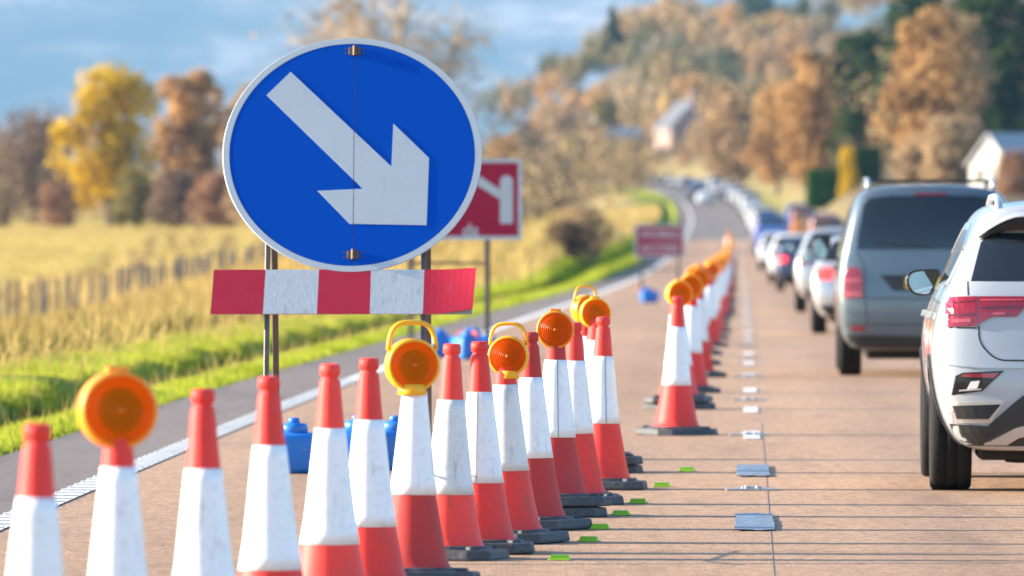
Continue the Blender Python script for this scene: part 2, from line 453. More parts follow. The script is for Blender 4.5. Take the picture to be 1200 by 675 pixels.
def mat_ground():
    m, nt, p = mat_new('ground_cover')
    N, L = nt.nodes, nt.links
    a = N.new('ShaderNodeAttribute'); a.attribute_name = 'offs'
    tc = N.new('ShaderNodeTexCoord')
    n1 = N.new('ShaderNodeTexNoise'); n1.inputs['Scale'].default_value = 0.5; n1.inputs['Detail'].default_value = 7
    L.new(tc.outputs['Object'], n1.inputs['Vector'])
    ad = N.new('ShaderNodeMath'); ad.operation = 'MULTIPLY_ADD'; ad.inputs[1].default_value = 2.0
    L.new(n1.outputs['Fac'], ad.inputs[0]); L.new(a.outputs['Fac'], ad.inputs[2])
    mr = N.new('ShaderNodeMapRange'); mr.inputs['From Min'].default_value = -30; mr.inputs['From Max'].default_value = 30
    L.new(ad.outputs[0], mr.inputs['Value'])
    def pos(o): return (o + 1.0 + 30) / 60
    base = ramp(nt, mr.outputs[0], [(0.0, (0.46, 0.33, 0.07)), (pos(-20), (0.45, 0.32, 0.08)), (pos(-17), (0.36, 0.27, 0.11)), (pos(-10), (0.34, 0.26, 0.10)),
                                    (pos(-8), (0.24, 0.27, 0.03)), (pos(-5), (0.22, 0.25, 0.025)), (pos(5), (0.20, 0.19, 0.05)), (pos(7), (0.20, 0.16, 0.07)), (pos(10), (0.13, 0.10, 0.055)), (1.0, (0.13, 0.10, 0.055))])
    n2 = N.new('ShaderNodeTexNoise'); n2.inputs['Scale'].default_value = 0.035; n2.inputs['Detail'].default_value = 8; n2.inputs['Roughness'].default_value = 0.65
    mp = N.new('ShaderNodeMapping'); mp.inputs['Scale'].default_value = (1, 0.25, 1)
    L.new(tc.outputs['Object'], mp.inputs[0]); L.new(mp.outputs[0], n2.inputs['Vector'])
    hv = N.new('ShaderNodeHueSaturation')
    mv = N.new('ShaderNodeMapRange'); mv.inputs['From Min'].default_value = 0.3; mv.inputs['From Max'].default_value = 0.7; mv.inputs['To Min'].default_value = 0.75; mv.inputs['To Max'].default_value = 1.2
    L.new(n2.outputs['Fac'], mv.inputs['Value']); L.new(mv.outputs[0], hv.inputs['Value']); L.new(base, hv.inputs['Color'])
    L.new(hv.outputs[0], p.inputs['Base Color'])
    p.inputs['Roughness'].default_value = 0.95; p.inputs['Specular IOR Level'].default_value = 0.1
    n3 = N.new('ShaderNodeTexNoise'); n3.inputs['Scale'].default_value = 6; n3.inputs['Detail'].default_value = 6
    L.new(tc.outputs['Object'], n3.inputs['Vector'])
    b = N.new('ShaderNodeBump'); b.inputs['Strength'].default_value = 0.8; b.inputs['Distance'].default_value = 0.1
    L.new(n3.outputs['Fac'], b.inputs['Height']); L.new(b.outputs[0], p.inputs['Normal'])
    return m
ground = obj('ground', grid_mesh('ground', Ds, os_), mat_ground(), smooth=True)
tag(ground, 'grass verge, yellow field and rising land around the road', 'ground', kind='structure')

def mat_tarmac(name, c1, c2, speck):
    m, nt, p = mat_new(name)
    N, L = nt.nodes, nt.links
    tc = N.new('ShaderNodeTexCoord')
    big = N.new('ShaderNodeTexNoise'); big.inputs['Scale'].default_value = 0.35; big.inputs['Detail'].default_value = 5
    mp = N.new('ShaderNodeMapping'); mp.inputs['Scale'].default_value = (1.6, 0.12, 1)
    L.new(tc.outputs['Object'], mp.inputs[0]); L.new(mp.outputs[0], big.inputs['Vector'])
    base = ramp(nt, big.outputs['Fac'], [(0.3, c1), (0.7, c2)])
    fine = N.new('ShaderNodeTexVoronoi'); fine.inputs['Scale'].default_value = 38
    L.new(tc.outputs['Object'], fine.inputs['Vector'])
    sv = N.new('ShaderNodeSeparateColor'); L.new(fine.outputs['Color'], sv.inputs[0])
    hv = N.new('ShaderNodeHueSaturation')
    mv = N.new('ShaderNodeMapRange'); mv.inputs['To Min'].default_value = 1 - speck; mv.inputs['To Max'].default_value = 1 + speck
    L.new(sv.outputs[0], mv.inputs['Value']); L.new(mv.outputs[0], hv.inputs['Value']); L.new(base, hv.inputs['Color'])
    # oil and rubber marks
    st = N.new('ShaderNodeTexNoise'); st.inputs['Scale'].default_value = 0.9; st.inputs['Detail'].default_value = 7; st.inputs['Roughness'].default_value = 0.7
    mp2 = N.new('ShaderNodeMapping'); mp2.inputs['Scale'].default_value = (1.3, 0.16, 1)
    L.new(tc.outputs['Object'], mp2.inputs[0]); L.new(mp2.outputs[0], st.inputs['Vector'])
    ms = N.new('ShaderNodeMapRange'); ms.inputs['From Min'].default_value = 0.53; ms.inputs['From Max'].default_value = 0.72; ms.inputs['To Max'].default_value = 0.55
    L.new(st.outputs['Fac'], ms.inputs['Value'])
    mx = N.new('ShaderNodeMix'); mx.data_type = 'RGBA'; mx.inputs['B'].default_value = rgb([v * 0.45 for v in c1])
    L.new(ms.outputs[0], mx.inputs['Factor']); L.new(hv.outputs[0], mx.inputs['A'])
    L.new(mx.outputs['Result'], p.inputs['Base Color'])
    p.inputs['Roughness'].default_value = 0.85; p.inputs['Specular IOR Level'].default_value = 0.25
    b = N.new('ShaderNodeBump'); b.inputs['Strength'].default_value = 0.5; b.inputs['Distance'].default_value = 0.006
    L.new(fine.outputs['Distance'], b.inputs['Height']); L.new(b.outputs[0], p.inputs['Normal'])
    return m

RDs = np.concatenate([np.arange(-80, 160, 4.0), np.arange(160, 500, 8.0), np.arange(500, 2101, 20.0)])
def road_strip(name, o0, o1, dz, Dlist, n=1):
    Dl = np.asarray(Dlist, float)
    cols = np.linspace(o0, o1, n + 1)
    DD, OO = np.meshgrid(Dl, cols, indexing='ij')
    V = np.stack([road_x(DD) + OO, DD, road_z(DD) + dz], -1).reshape(-1, 3)
    w = n + 1
    i = (np.arange(len(Dl) - 1)[:, None] * w + np.arange(n)[None, :]).ravel()
    return np_mesh(name, V, np.stack([i, i + 1, i + w + 1, i + w], 1), {'offs': OO.ravel()})
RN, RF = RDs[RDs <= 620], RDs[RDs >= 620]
def mat_road(*a):
    m = mat_tarmac(*a); nt = m.node_tree; N, L = nt.nodes, nt.links; p = N['Principled BSDF']
    src = p.inputs['Base Color'].links[0].from_socket
    at = N.new('ShaderNodeAttribute'); at.attribute_name = 'offs'
    # rubber laid down in the wheel tracks of both lanes
    cr = ramp(nt, (lambda q: (L.new(at.outputs['Fac'], q.inputs['Value']), q.outputs[0])[1])((lambda q: (setattr(q.inputs['From Min'], 'default_value', -4.0), setattr(q.inputs['From Max'], 'default_value', 4.8), q)[2])(N.new('ShaderNodeMapRange'))),
              [((o_ + 4.0) / 8.8, (v, v, v)) for o_, v in ((-4, 1.0), (-3.2, .97), (-2.7, .86), (-2.2, .98), (-1.6, .98), (-1.1, .86), (-.6, 1.0), (.5, 1.0), (1.05, .84), (1.5, .97), (2.1, .96), (2.65, .83), (3.2, .98))])
    mx = N.new('ShaderNodeMix'); mx.data_type = 'RGBA'; mx.blend_type = 'MULTIPLY'; mx.inputs['Factor'].default_value = 1.0
    L.new(src, mx.inputs['A']); L.new(cr, mx.inputs['B']); L.new(mx.outputs['Result'], p.inputs['Base Color'])
    return m
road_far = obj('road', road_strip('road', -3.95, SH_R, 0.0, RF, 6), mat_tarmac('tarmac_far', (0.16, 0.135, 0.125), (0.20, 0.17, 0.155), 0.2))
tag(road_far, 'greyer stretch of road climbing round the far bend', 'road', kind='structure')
road = obj('road', road_strip('road', -3.95, SH_R, 0.0, RN, 24), mat_road('tarmac_buff', (0.345, 0.212, 0.130), (0.43, 0.270, 0.168), 0.38))
tag(road, 'buff pink tarmac road leading up to the woods', 'road', kind='structure')
strip = obj('hard_strip', road_strip('hard_strip', SH_L, -3.95, -0.004, RDs, 2), mat_tarmac('tarmac_grey', (0.17, 0.135, 0.118), (0.215, 0.172, 0.148), 0.25))
tag(strip, 'narrow grey tarmac strip between white edge line and grass', 'hard strip', kind='structure')
M['paint_line'] = mat_plain('road_paint', (0.70, 0.69, 0.66), 0.7, var=0.08, scale=3, bump=0.3, bscale=25, dirt=((0.36, 0.30, 0.26), 0.7))
M['mask_tape'] = mat_plain('mask_tape', (0.13, 0.17, 0.22), 0.5, var=0.35, scale=14, bump=0.8, bscale=22, dirt=((0.30, 0.34, 0.38), 0.8), scuff=((0.30, 0.22, 0.17), 0.5))
M['bitumen'] = mat_plain('bitumen', (0.33, 0.205, 0.135), 0.6, var=0.3, scale=3)
obj('edge_line', road_strip('edge_line', -3.98, -3.80, 0.006, RDs), M['paint_line'], road)
obj('edge_line', road_strip('edge_line', 3.78, 3.93, 0.006, RDs), M['paint_line'], road)
# ribs of the raised edge line that can be told apart nearby
rib = bm_mesh((lambda b: (add_box(b, (0, 0, 0.008), (0.17, 0.06, 0.008), bev=0.003, seg=1), b)[1])(bmesh.new()), 'rib')
rib.materials.append(M['paint_line'])
for k in range(90):
    D = 42 + k * 0.5
    o = obj('line_rib', rib, None, road); o.location = RP(-3.89, D, 0.003); o.rotation_euler.z = heading(D)
# centre dashes: the two nearest are masked with grey tape
for k in range(60):
    D0 = 44.7 + 9.0 * k if k < 2 else 53.9 + 8.6 * (k - 1) + 0.2
    if D0 > 560: break
    if k < 2:
        bm = bmesh.new()
        nx, ny = 4, 12
        vs = [[bm.verts.new((random.uniform(-.006, .006) + 0.20 * (i / nx - .5), random.uniform(-.02, .02) + 2.3 * j / ny, 0.006 + random.uniform(0, .004))) for i in range(nx + 1)] for j in range(ny + 1)]
        for j in range(ny):
            for i in range(nx):
                bm.faces.new((vs[j][i], vs[j][i + 1], vs[j + 1][i + 1], vs[j + 1][i]))
        r_ = bmesh.ops.extrude_face_region(bm, geom=list(bm.faces))
        for v in r_['geom']:
            if isinstance(v, bmesh.types.BMVert): v.co.z += 0.004
        o = obj('masking_tape', bm_mesh(bm), M['mask_tape'], road); o.location = RP(0, D0)
        o.rotation_euler.z = heading(D0)
        o['label'] = 'grey tape covering a centre line mark'
    else:
        obj('centre_dash', road_strip('centre_dash', -0.06, 0.06, 0.006, [D0, D0 + 1.2, D0 + 2.2]), M['paint_line'], road)
obj('tar_seam', road_strip('tar_seam', 0.075, 0.082, 0.002, RDs[:38]), M['bitumen'], road)
# cat's eyes: an iron shoe with a rubber pad and two glass beads
cb = bmesh.new(); add_box(cb, (0, 0, 0.006), (0.30, 0.16, 0.012), bev=0.005, seg=1); add_box(cb, (0, 0, 0.016), (0.12, 0.10, 0.016), bev=0.006, seg=1)
shoe = bm_mesh(cb); shoe.materials.append(M['galv'])
cb = bmesh.new()
for sx in (-0.032, 0.032): bmesh.ops.create_uvsphere(cb, u_segments=8, v_segments=6, radius=0.012, matrix=Matrix.Translation((sx, -0.05, 0.018)))
beads = bm_mesh(cb); beads.materials.append(M['sign_white'])
for k in range(14):
    D = 51.2 + k * 12.6
    o = obj('road_stud', shoe, None, road); o.location = RP(-0.01, D, 0.0); o.rotation_euler.z = heading(D)
    obj('stud_bead', beads, None, o)

# far blue hillside beyond everything
def mountain():
    xs = np.linspace(-9000, 9000, 140); ys = np.linspace(12000, 19000, 50)
    YY, XX = np.meshgrid(ys, xs, indexing='ij')
    t = (YY - 12000) / 7000
    rid = 1050 + 90 * np.sin(XX / 900.0 + 1) + 60 * np.sin(XX / 370.0) + 30 * np.sin(XX / 140.0 + YY / 300)
    H = rid * sstep(0, 0.85, t) + 25 * np.sin(XX / 210 + YY / 330) * t + 14 * np.sin(XX / 75 - YY / 160) * t
    V = np.stack([XX, YY, H + 8], -1).reshape(-1, 3)
    n = len(xs)
    i = (np.arange(len(ys) - 1)[:, None] * n + np.arange(n - 1)[None, :]).ravel()
    me = np_mesh('far_hill', V, np.stack([i, i + 1, i + n + 1, i + n], 1))
    m, nt, p = mat_new('moorland')
    N, L = nt.nodes, nt.links
    tc = N.new('ShaderNodeTexCoord')
    a = N.new('ShaderNodeTexNoise'); a.inputs['Scale'].default_value = 0.0045; a.inputs['Detail'].default_value = 8; a.inputs['Roughness'].default_value = 0.55
    mp = N.new('ShaderNodeMapping'); mp.inputs['Scale'].default_value = (1, 0.5, 2.0); mp.inputs['Rotation'].default_value = (0.0, 0.12, 0.0)
    L.new(tc.outputs['Object'], mp.inputs[0]); L.new(mp.outputs[0], a.inputs['Vector'])
    c = ramp(nt, a.outputs['Fac'], [(0.34, (0.05, 0.075, 0.075)), (0.48, (0.08, 0.10, 0.095)), (0.56, (0.14, 0.14, 0.125)), (0.68, (0.38, 0.34, 0.31))])
    L.new(c, p.inputs['Base Color']); p.inputs['Roughness'].default_value = 1.0; p.inputs['Specular IOR Level'].default_value = 0
    o = obj('far_hill', me, m, smooth=True)
    tag(o, 'hazy blue mountainside closing off the background', 'hill', kind='structure')
mountain()

# ------------------------------------------------------------------ grass (nobody could count it)
def blades(name, mat, n, orange, Drange, hr, w, label, lean=0.35, Dpow=1.0, clump=None, group=None):
    o = rng.uniform(orange[0], orange[1], n)
    u = rng.uniform(0, 1, n) ** Dpow
    D = Drange[0] + (Drange[1] - Drange[0]) * u
    if clump:
        f = np.sin(o * clump + 3 * np.sin(D * 0.21)) * np.sin(D * 0.33 + o * 0.8) + 0.6 * np.sin(D * 1.1 + o * 2.1)
        keep = rng.uniform(-1.3, 1.2, n) < f
        o, D = o[keep], D[keep]; n = len(o)
    x = road_x(D) + o; z = terrain(o, D) - 0.02
    h = rng.uniform(hr[0], hr[1], n) * (0.9 + 0.15 * np.sin(o * 2.3 + D * 0.7)); yaw = rng.uniform(0, 2 * np.pi, n)
    ws = w * rng.uniform(0.7, 1.3, n) * np.clip(D / 70.0, 0.8, 5)
    dx, dy = np.cos(yaw) * ws, np.sin(yaw) * ws
    ly, la = rng.uniform(0, 2 * np.pi, n), lean * h * rng.uniform(0.2, 1, n)
    B1 = np.stack([x - dx, D - dy, z], -1); B2 = np.stack([x + dx, D + dy, z], -1)
    mx, my = np.cos(ly) * la, np.sin(ly) * la
    C = np.stack([x + mx, D + my, z + h], -1)
    V = np.stack([B1, B2, C], 1).reshape(-1, 3)
    F = np.arange(3 * n).reshape(-1, 3)
    ob = obj(name, np_mesh(name, V, F), mat)
    return tag(ob, label, 'grass', kind='stuff')
M['gr_green'] = mat_leaf('gr_green', (0.24, 0.28, 0.025), (0.54, 0.52, 0.08), (0.36, 0.41, 0.035), trans=0.45, nscale=0.6)
M['gr_dry'] = mat_leaf('gr_dry', (0.28, 0.19, 0.06), (0.72, 0.52, 0.19), (0.52, 0.37, 0.13), trans=0.35, nscale=0.5)
M['gr_weed'] = mat_leaf('gr_weed', (0.03, 0.035, 0.012), (0.12, 0.10, 0.04), (0.06, 0.06, 0.02), trans=0.3, nscale=0.5)
blades('weed_patch', M['gr_weed'], 6000, (-8.4, -7.6), (68, 300), (0.15, 0.45), 0.012, 'dark weed clumps where green verge meets the straw', clump=1.9)
blades('verge_grass', M['gr_green'], 110000, (-7.9, -4.93), (50, 150), (0.04, 0.12), 0.008, 'short bright green grass along the road edge and ditch')
blades('verge_grass', M['gr_green'], 60000, (-7.3, -4.93), (150, 620), (0.07, 0.2), 0.012, 'green verge grass along the road further on')
blades('verge_grass', M['gr_green'], 20000, (4.78, 9), (60, 620), (0.06, 0.2), 0.012, 'green grass along the right edge of the road')
blades('dry_grass', M['gr_dry'], 90000, (-21, -7.4), (68, 330), (0.2, 0.6), 0.010, 'tall straw coloured grass between green verge and fence', lean=0.95, clump=0.9)
blades('brown_stems', M['gr_weed'], 9000, (-19, -8), (75, 320), (0.3, 0.8), 0.007, 'dark dead stems standing in the straw coloured grass', lean=0.5, clump=1.3)
blades('dry_grass', M['gr_dry'], 60000, (-26, -6.9), (270, 900), (0.3, 0.9), 0.016, 'dry tan grass on the bank by the far bend')
blades('weed_patch', M['gr_weed'], 14000, (-6.3, -5.85), (55, 300), (0.15, 0.36), 0.012, 'dark weeds and dead stems along the ditch', clump=1.7)
blades('dead_stems', M['gr_dry'], 5000, (-7.6, -5.2), (50, 200), (0.10, 0.3), 0.006, 'dead straw stems scattered through the green verge', lean=.6)
blades('field_grass', M['gr_dry'], 45000, (-130, -20), (230, 900), (0.05, 0.14), 0.03, 'golden stubble across the field', Dpow=0.8)

# ------------------------------------------------------------------ field fence
fence = empty('field_fence', P(-19.7, 235))
tag(fence, 'weathered wooden post and wire fence along the yellow field', 'fence')
pm = bmesh.new(); add_lathe(pm, [(0.07, -0.3), (0.068, 0.6), (0.062, 1.18), (0.03, 1.24)], 8)
post_me = bm_mesh(pm); post_me.materials.append(mat_plain('post_wood', (0.10, 0.085, 0.075), 0.9, var=0.4, scale=12))
prev = None
base = Vector(fence.location)
for k in range(62):
    D = 190 + k * 3.4
    if k and rng.uniform() < 0.06: continue
    p_ = Vector(P(-19.7 + rng.uniform(-.12, .12), D)) - base
    o = obj('post', post_me, None, fence); o.location = p_
    s_ = rng.uniform(0.85, 1.15); o.scale = (s_ * 1.05, s_ * 1.05, rng.uniform(0.88, 1.12)); o.rotation_euler = (rng.uniform(-.06, .06), rng.uniform(-.06, .06), 0)
for h_ in (0.45, 0.8, 1.08):
    bm = bmesh.new(); add_tube(bm, [Vector(P(-19.7, 190 + k * 7)) - base + Vector((0, 0, h_)) for k in range(31)], 0.006, 4)
    obj('wire', bm_mesh(bm), M['galv'], fence)

# ------------------------------------------------------------------ buildings
def house(name, loc, rz, w, d, eave, ridge, wall, roof, label, gables=True, chimneys=1):
    t = empty(name, loc, rz); tag(t, label, 'house')
    bm = bmesh.new()
    poly = [(-w / 2, -0.8), (w / 2, -0.8), (w / 2, eave), (0, ridge), (-w / 2, eave)]
    add_prism(bm, poly, -d / 2, d / 2)
    obj('wall', bm_mesh(bm), wall, t)
    sl = math.hypot(w / 2, ridge - eave); ux, uz = (w / 2) / sl, (ridge - eave) / sl
    for s in (-1, 1):
        bm = bmesh.new()
        q = [(0, ridge + 0.05), (s * (w / 2 + 0.35 * ux), eave + 0.05 - 0.35 * uz), (s * (w / 2 + 0.35 * ux), eave + 0.25 - 0.35 * uz), (0, ridge + 0.25)]
        add_prism(bm, q, -d / 2 - 0.3, d / 2 + 0.3)
        rf = obj('roof', bm_mesh(bm), roof, t)
    for k in range(chimneys):
        y = -d / 2 + 0.6 + k * (d - 1.2)
        bm = bmesh.new(); add_box(bm, (0, y, ridge + 0.7), (0.9, 0.6, 1.8), bev=0.03, seg=1); add_box(bm, (0, y, ridge + 1.65), (1.0, 0.7, 0.12)); add_lathe(bm, [(0.13, ridge + 1.7), (0.11, ridge + 2.1)], 8, center=(0.2, y, 0)); add_lathe(bm, [(0.13, ridge + 1.7), (0.11, ridge + 2.1)], 8, center=(-0.2, y, 0))
        obj('chimney', bm_mesh(bm), wall, t)
    def window(x, z, ww, hh, axis):
        bm = bmesh.new(); bf = bmesh.new()
        if axis == 'y':
            add_box(bm, (x, -d / 2 - 0.01, z), (ww, 0.06, hh)); fy = -d / 2 - 0.03
            for sx in (-1, 1): add_box(bf, (x + sx * (ww / 2 + .04), fy, z), (0.09, 0.1, hh + 0.17))
            for sz in (-1, 1): add_box(bf, (x, fy, z + sz * (hh / 2 + .04)), (ww - 0.01, 0.1, 0.085))
        else:
            add_box(bm, (-w / 2 - 0.01, x, z), (0.06, ww, hh)); fx = -w / 2 - 0.03
            for sx in (-1, 1): add_box(bf, (fx, x + sx * (ww / 2 + .04), z), (0.1, 0.09, hh + 0.17))
            for sz in (-1, 1): add_box(bf, (fx, x, z + sz * (hh / 2 + .04)), (0.1, ww - 0.01, 0.085))
        f = obj('window', bm_mesh(bf), M['sign_white'], t)
        obj('pane', bm_mesh(bm), M['win'], f)
    for x in (-w / 4, w / 4):
        window(x, 1.6, 1.0, 1.2, 'y')
    if eave > 4:
        for x in (-w / 4, w / 4): window(x, 4.1, 0.9, 1.1, 'y')
    for x in (-d / 4, d / 4): window(x, 1.6, 1.1, 1.2, 'x')
    return t
house('cottage', at_x(41.0, 700, -0.7), R(-58), 5.6, 8.0, 2.4, 4.7, M['render'], M['slate_pale'], 'white gabled cottage with grey roof at right edge behind the van', chimneys=0)
house('steep_roofed_house', at_x(27.5, 1400, 2.0), R(20), 8.0, 7.0, 2.6, 6.6, M['render_pink'], M['slate'], 'house with steep dark roof at the foot of the wooded hill', chimneys=1)
house('bungalow', at_x(19.0, 1640, 1.0), R(-75), 6.0, 9.0, 2.2, 4.2, M['render'], M['slate_pale'], 'pale roofed bungalow above the distant traffic left of steep dark roof', chimneys=1)
house('barn', at_x(0.5, 1150, 1.0), R(80), 5.0, 8.0, 2.6, 4.2, M['render'], M['slate_pale'], 'small pale barn just above the red sign beside the blue disc', chimneys=0)

# ------------------------------------------------------------------ trees
def tree_meshes(seed, n_leaf=3400, leaf=0.028, blobs=14, shape=(0.30, 0.36), base=0.18, spread=0.9, conifer=False, bare=False):
    """a tree one unit tall: trunk with limbs, crown of leaf sized faces in uneven clumps"""
    r = np.random.default_rng(seed); bm = bmesh.new()
    lean = r.uniform(-.03, .03, 2)
    top = 0.97 if (conifer or bare) else 0.7
    add_tube(bm, [(lean[0] * t * t * 2, lean[1] * t, t * top) for t in np.linspace(-0.04, 1, 7)], [0.024 * (1 - 0.85 * t) + 0.002 for t in np.linspace(0, 1, 7)], 7)
    cents = []
    if conifer:
        for k in range(blobs):
            z = base + (0.97 - base) * k / (blobs - 1); rr = shape[0] * (1 - (z - base) / (1.0 - base)) + 0.02
            for q in range(3):
                a = r.uniform(0, 6.28); cents.append((math.cos(a) * rr * .55, math.sin(a) * rr * .55, z, rr * .6, 0.05))
    else:
        for k in range(blobs):
            a = k * 2.4 + r.uniform(-.4, .4); z = base + (0.93 - base) * ((k + 0.5) / blobs)
            t = (z - base) / (1 - base)
            env = shape[0] * (math.sin(math.pi * min(1, 0.16 + 0.80 * t)) ** 0.6)
            rad = env * spread * r.uniform(0.25, 0.75)
            br = shape[0] * r.uniform(0.32, 0.55)
            cents.append((math.cos(a) * rad, math.sin(a) * rad, min(z, 1 - br * .8), br, br * r.uniform(.7, 1)))
        for (x, y, z, br, bh) in cents:
            z0 = max(0.12, z * r.uniform(0.35, 0.6))
            add_tube(bm, [(0, 0, z0), (x * .5, y * .5, z0 + (z - z0) * .65), (x, y, z)], [0.010, 0.006, 0.002], 5)
    if bare:
        tw = []
        for k in range(520):
            x, y, z, br, bh = cents[r.integers(len(cents))]
            d = r.normal(size=3); d[2] = abs(d[2]) * 1.2; d /= np.linalg.norm(d)
            s = np.array((x, y, z)) * r.uniform(.7, 1); e = s + d * br * r.uniform(.6, 1.5); mid = (s + e) / 2 + r.normal(size=3) * .015
            add_tube(bm, [s, mid, e], [0.0035, 0.0022, 0.0008], 3, cap=False)
            for q in range(2):
                e2 = mid + (d + r.normal(size=3) * .7) * br * .5
                add_tube(bm, [mid, e2], [0.0016, 0.0006], 3, cap=False)
    trunk = bm_mesh(bm)
    nl = n_leaf
    ci = r.integers(len(cents), size=nl); C = np.array(cents)[ci]
    d = r.normal(size=(nl, 3)); d /= np.linalg.norm(d, axis=1)[:, None]
    rad = r.uniform(0.35, 1.08, nl) ** 0.6
    pos = C[:, :3] + d * np.stack([C[:, 3], C[:, 3], C[:, 4]], 1) * rad[:, None]
    nrm = d + r.normal(size=(nl, 3)) * .7; nrm /= np.linalg.norm(nrm, axis=1)[:, None]
    a = np.cross(nrm, r.normal(size=(nl, 3))); a /= np.linalg.norm(a, axis=1)[:, None]; b = np.cross(nrm, a)
    s = (leaf * r.uniform(.5, 1.2, nl))[:, None]
    V = np.stack([pos - a * s, pos - b * s * .6, pos + a * s, pos + b * s * .6], 1).reshape(-1, 3)
    return trunk, np_mesh('crown', V, np.arange(4 * nl).reshape(-1, 4))
TV = {'round': [tree_meshes(s, blobs=16, shape=(0.34, .4)) for s in (1, 2, 3)],
      'tall': [tree_meshes(s, blobs=16, shape=(0.24, .4), base=0.15) for s in (4, 5)],
      'wide': [tree_meshes(s, blobs=18, shape=(0.5, .5), base=0.12) for s in (6, 7)],
      'bush': [tree_meshes(s, blobs=14, shape=(0.62, .5), base=0.05, leaf=.05, n_leaf=2600) for s in (8, 9)],
      'thin': [tree_meshes(s, blobs=18, shape=(0.34, .4), n_leaf=900, leaf=.016, bare=True) for s in (10, 11)],
      'conifer': [tree_meshes(s, blobs=14, shape=(0.26, .4), base=0.1, conifer=True) for s in (12, 13)]}
for v in TV.values():
    for tr, cr in v:
        tr.materials.append(M['bark']); cr.materials.append(M['lf_tan'])
tree_n = 0
def tree(name, x, D, h, kind, mat, label, wide=1.0, dz=-0.1, cat='tree', bark='bark', group=None):
    global tree_n
    tr, cr = TV[kind][tree_n % len(TV[kind])]; tree_n += 1
    e = empty(name, at_x(x, D, dz), rng.uniform(0, 6.28)); e.scale = (h * wide, h * wide, h)
    a = obj('trunk', tr, None, e); a.material_slots[0].link = 'OBJECT'; a.material_slots[0].material = M[bark]
    b = obj('crown', cr, None, e); b.material_slots[0].link = 'OBJECT'; b.material_slots[0].material = M[mat]
    return tag(e, label, cat, group)
# behind the yellow field
tree('lime_tree', -40.8, 900, 16.8, 'round', 'lf_yellow', 'bright golden yellow tree behind the field, brightest on the left', 1.12)
tree('oak_tree', -34.5, 955, 17.0, 'tall', 'lf_orange', 'pale rust tree directly right of the golden yellow tree', 1.15)
tree('oak_tree', -29.0, 985, 16.0, 'tall', 'lf_tan', 'faded tan tree between rust tree and the blue disc', 1.1)
tree('ash_tree', -26.5, 1010, 17.5, 'tall', 'lf_olive', 'dark olive tree crown peeking past left rim of blue disc', 0.9)
tree('thorn_tree', -50.5, 940, 12.5, 'wide', 'lf_brown', 'brown bare looking tree left of the golden yellow tree', 0.9)
tree('thorn_tree', -56.0, 960, 10.0, 'wide', 'lf_brown', 'low dusky brown tree at the left edge of the picture', 0.9)
tree('hawthorn', -33.5, 880, 6.0, 'bush', 'lf_brown', 'dark brown thorn bush in front of the rust tree', 0.9, cat='bush')
tree('hawthorn', -29.0, 870, 5.5, 'bush', 'lf_rust', 'reddish brown bush left of the disc at field edge', 0.9, cat='bush')
tree('hawthorn', -45.5, 890, 4.6, 'bush', 'lf_rust', 'low reddish bush left of the golden tree trunk', 1.0, cat='bush')
tree('holly_bush', -37.6, 885, 5.8, 'bush', 'lf_olive', 'dark green bush right of the golden tree trunk', 0.8, cat='bush')
tree('hawthorn', -51.5, 880, 5.0, 'bush', 'lf_tan', 'pale scrub bush at far left field edge', 1.0, cat='bush')
tree('hawthorn', -24.0, 860, 6.5, 'bush', 'lf_tan', 'tan bush touching the left rim of the blue disc', 0.9, cat='bush')
tree('hawthorn', -18.0, 880, 7.0, 'bush', 'lf_brown', 'brown bush hidden mostly behind the blue disc', 0.9, cat='bush')
tree('beech_tree', -12.0, 900, 9.5, 'round', 'lf_tan', 'tan tree behind the right part of the blue disc', 0.9)
tree('bare_ash_tree', -7.4, 520, 16.5, 'thin', 'lf_tan', 'tall bare twiggy tree rising above the top of the blue disc', 1.45, bark='twig')
tree('bare_ash_tree', 2.0, 1050, 12.5, 'thin', 'lf_brown', 'bare dark tree on skyline right of the blue disc', 0.9, bark='bark')
# around the far bend and the bank
tree('gorse_bush', 2.2, 350, 1.7, 'bush', 'lf_brown', 'brown scrub bush low on the bank left of the road bend', 1.3, cat='bush')
tree('gorse_bush', 3.2, 385, 2.3, 'bush', 'lf_tan', 'tan scrub bush topping the bank by the bend', 1.0, cat='bush')
tree('gorse_bush', -0.8, 400, 2.6, 'bush', 'lf_tan', 'straw coloured bush on bank right of red arrow sign', 1.0, cat='bush')
tree('birch_tree', 5.0, 1010, 8.5, 'wide', 'lf_tan', 'pale tan tree above the bank right of red arrow sign', 0.8)
tree('birch_tree', -0.5, 1030, 10.5, 'round', 'lf_orange', 'orange tinted tree left of centre above red sign', 0.9)
tree('birch_tree', 9.0, 1260, 9.0, 'wide', 'lf_olive', 'olive tree above the distant parked cars', 0.7)
tree('birch_tree', 13.0, 1400, 10.0, 'round', 'lf_tan', 'thin tan tree left of the steep dark roof', 0.8)
tree('birch_tree', 18.0, 1700, 12.0, 'round', 'lf_olive', 'olive tree on the slope above pale bungalow', 1.0)
tree('birch_tree', 34.5, 1450, 10.0, 'round', 'lf_tan', 'tan tree just right of the steep dark roof', 1.0)
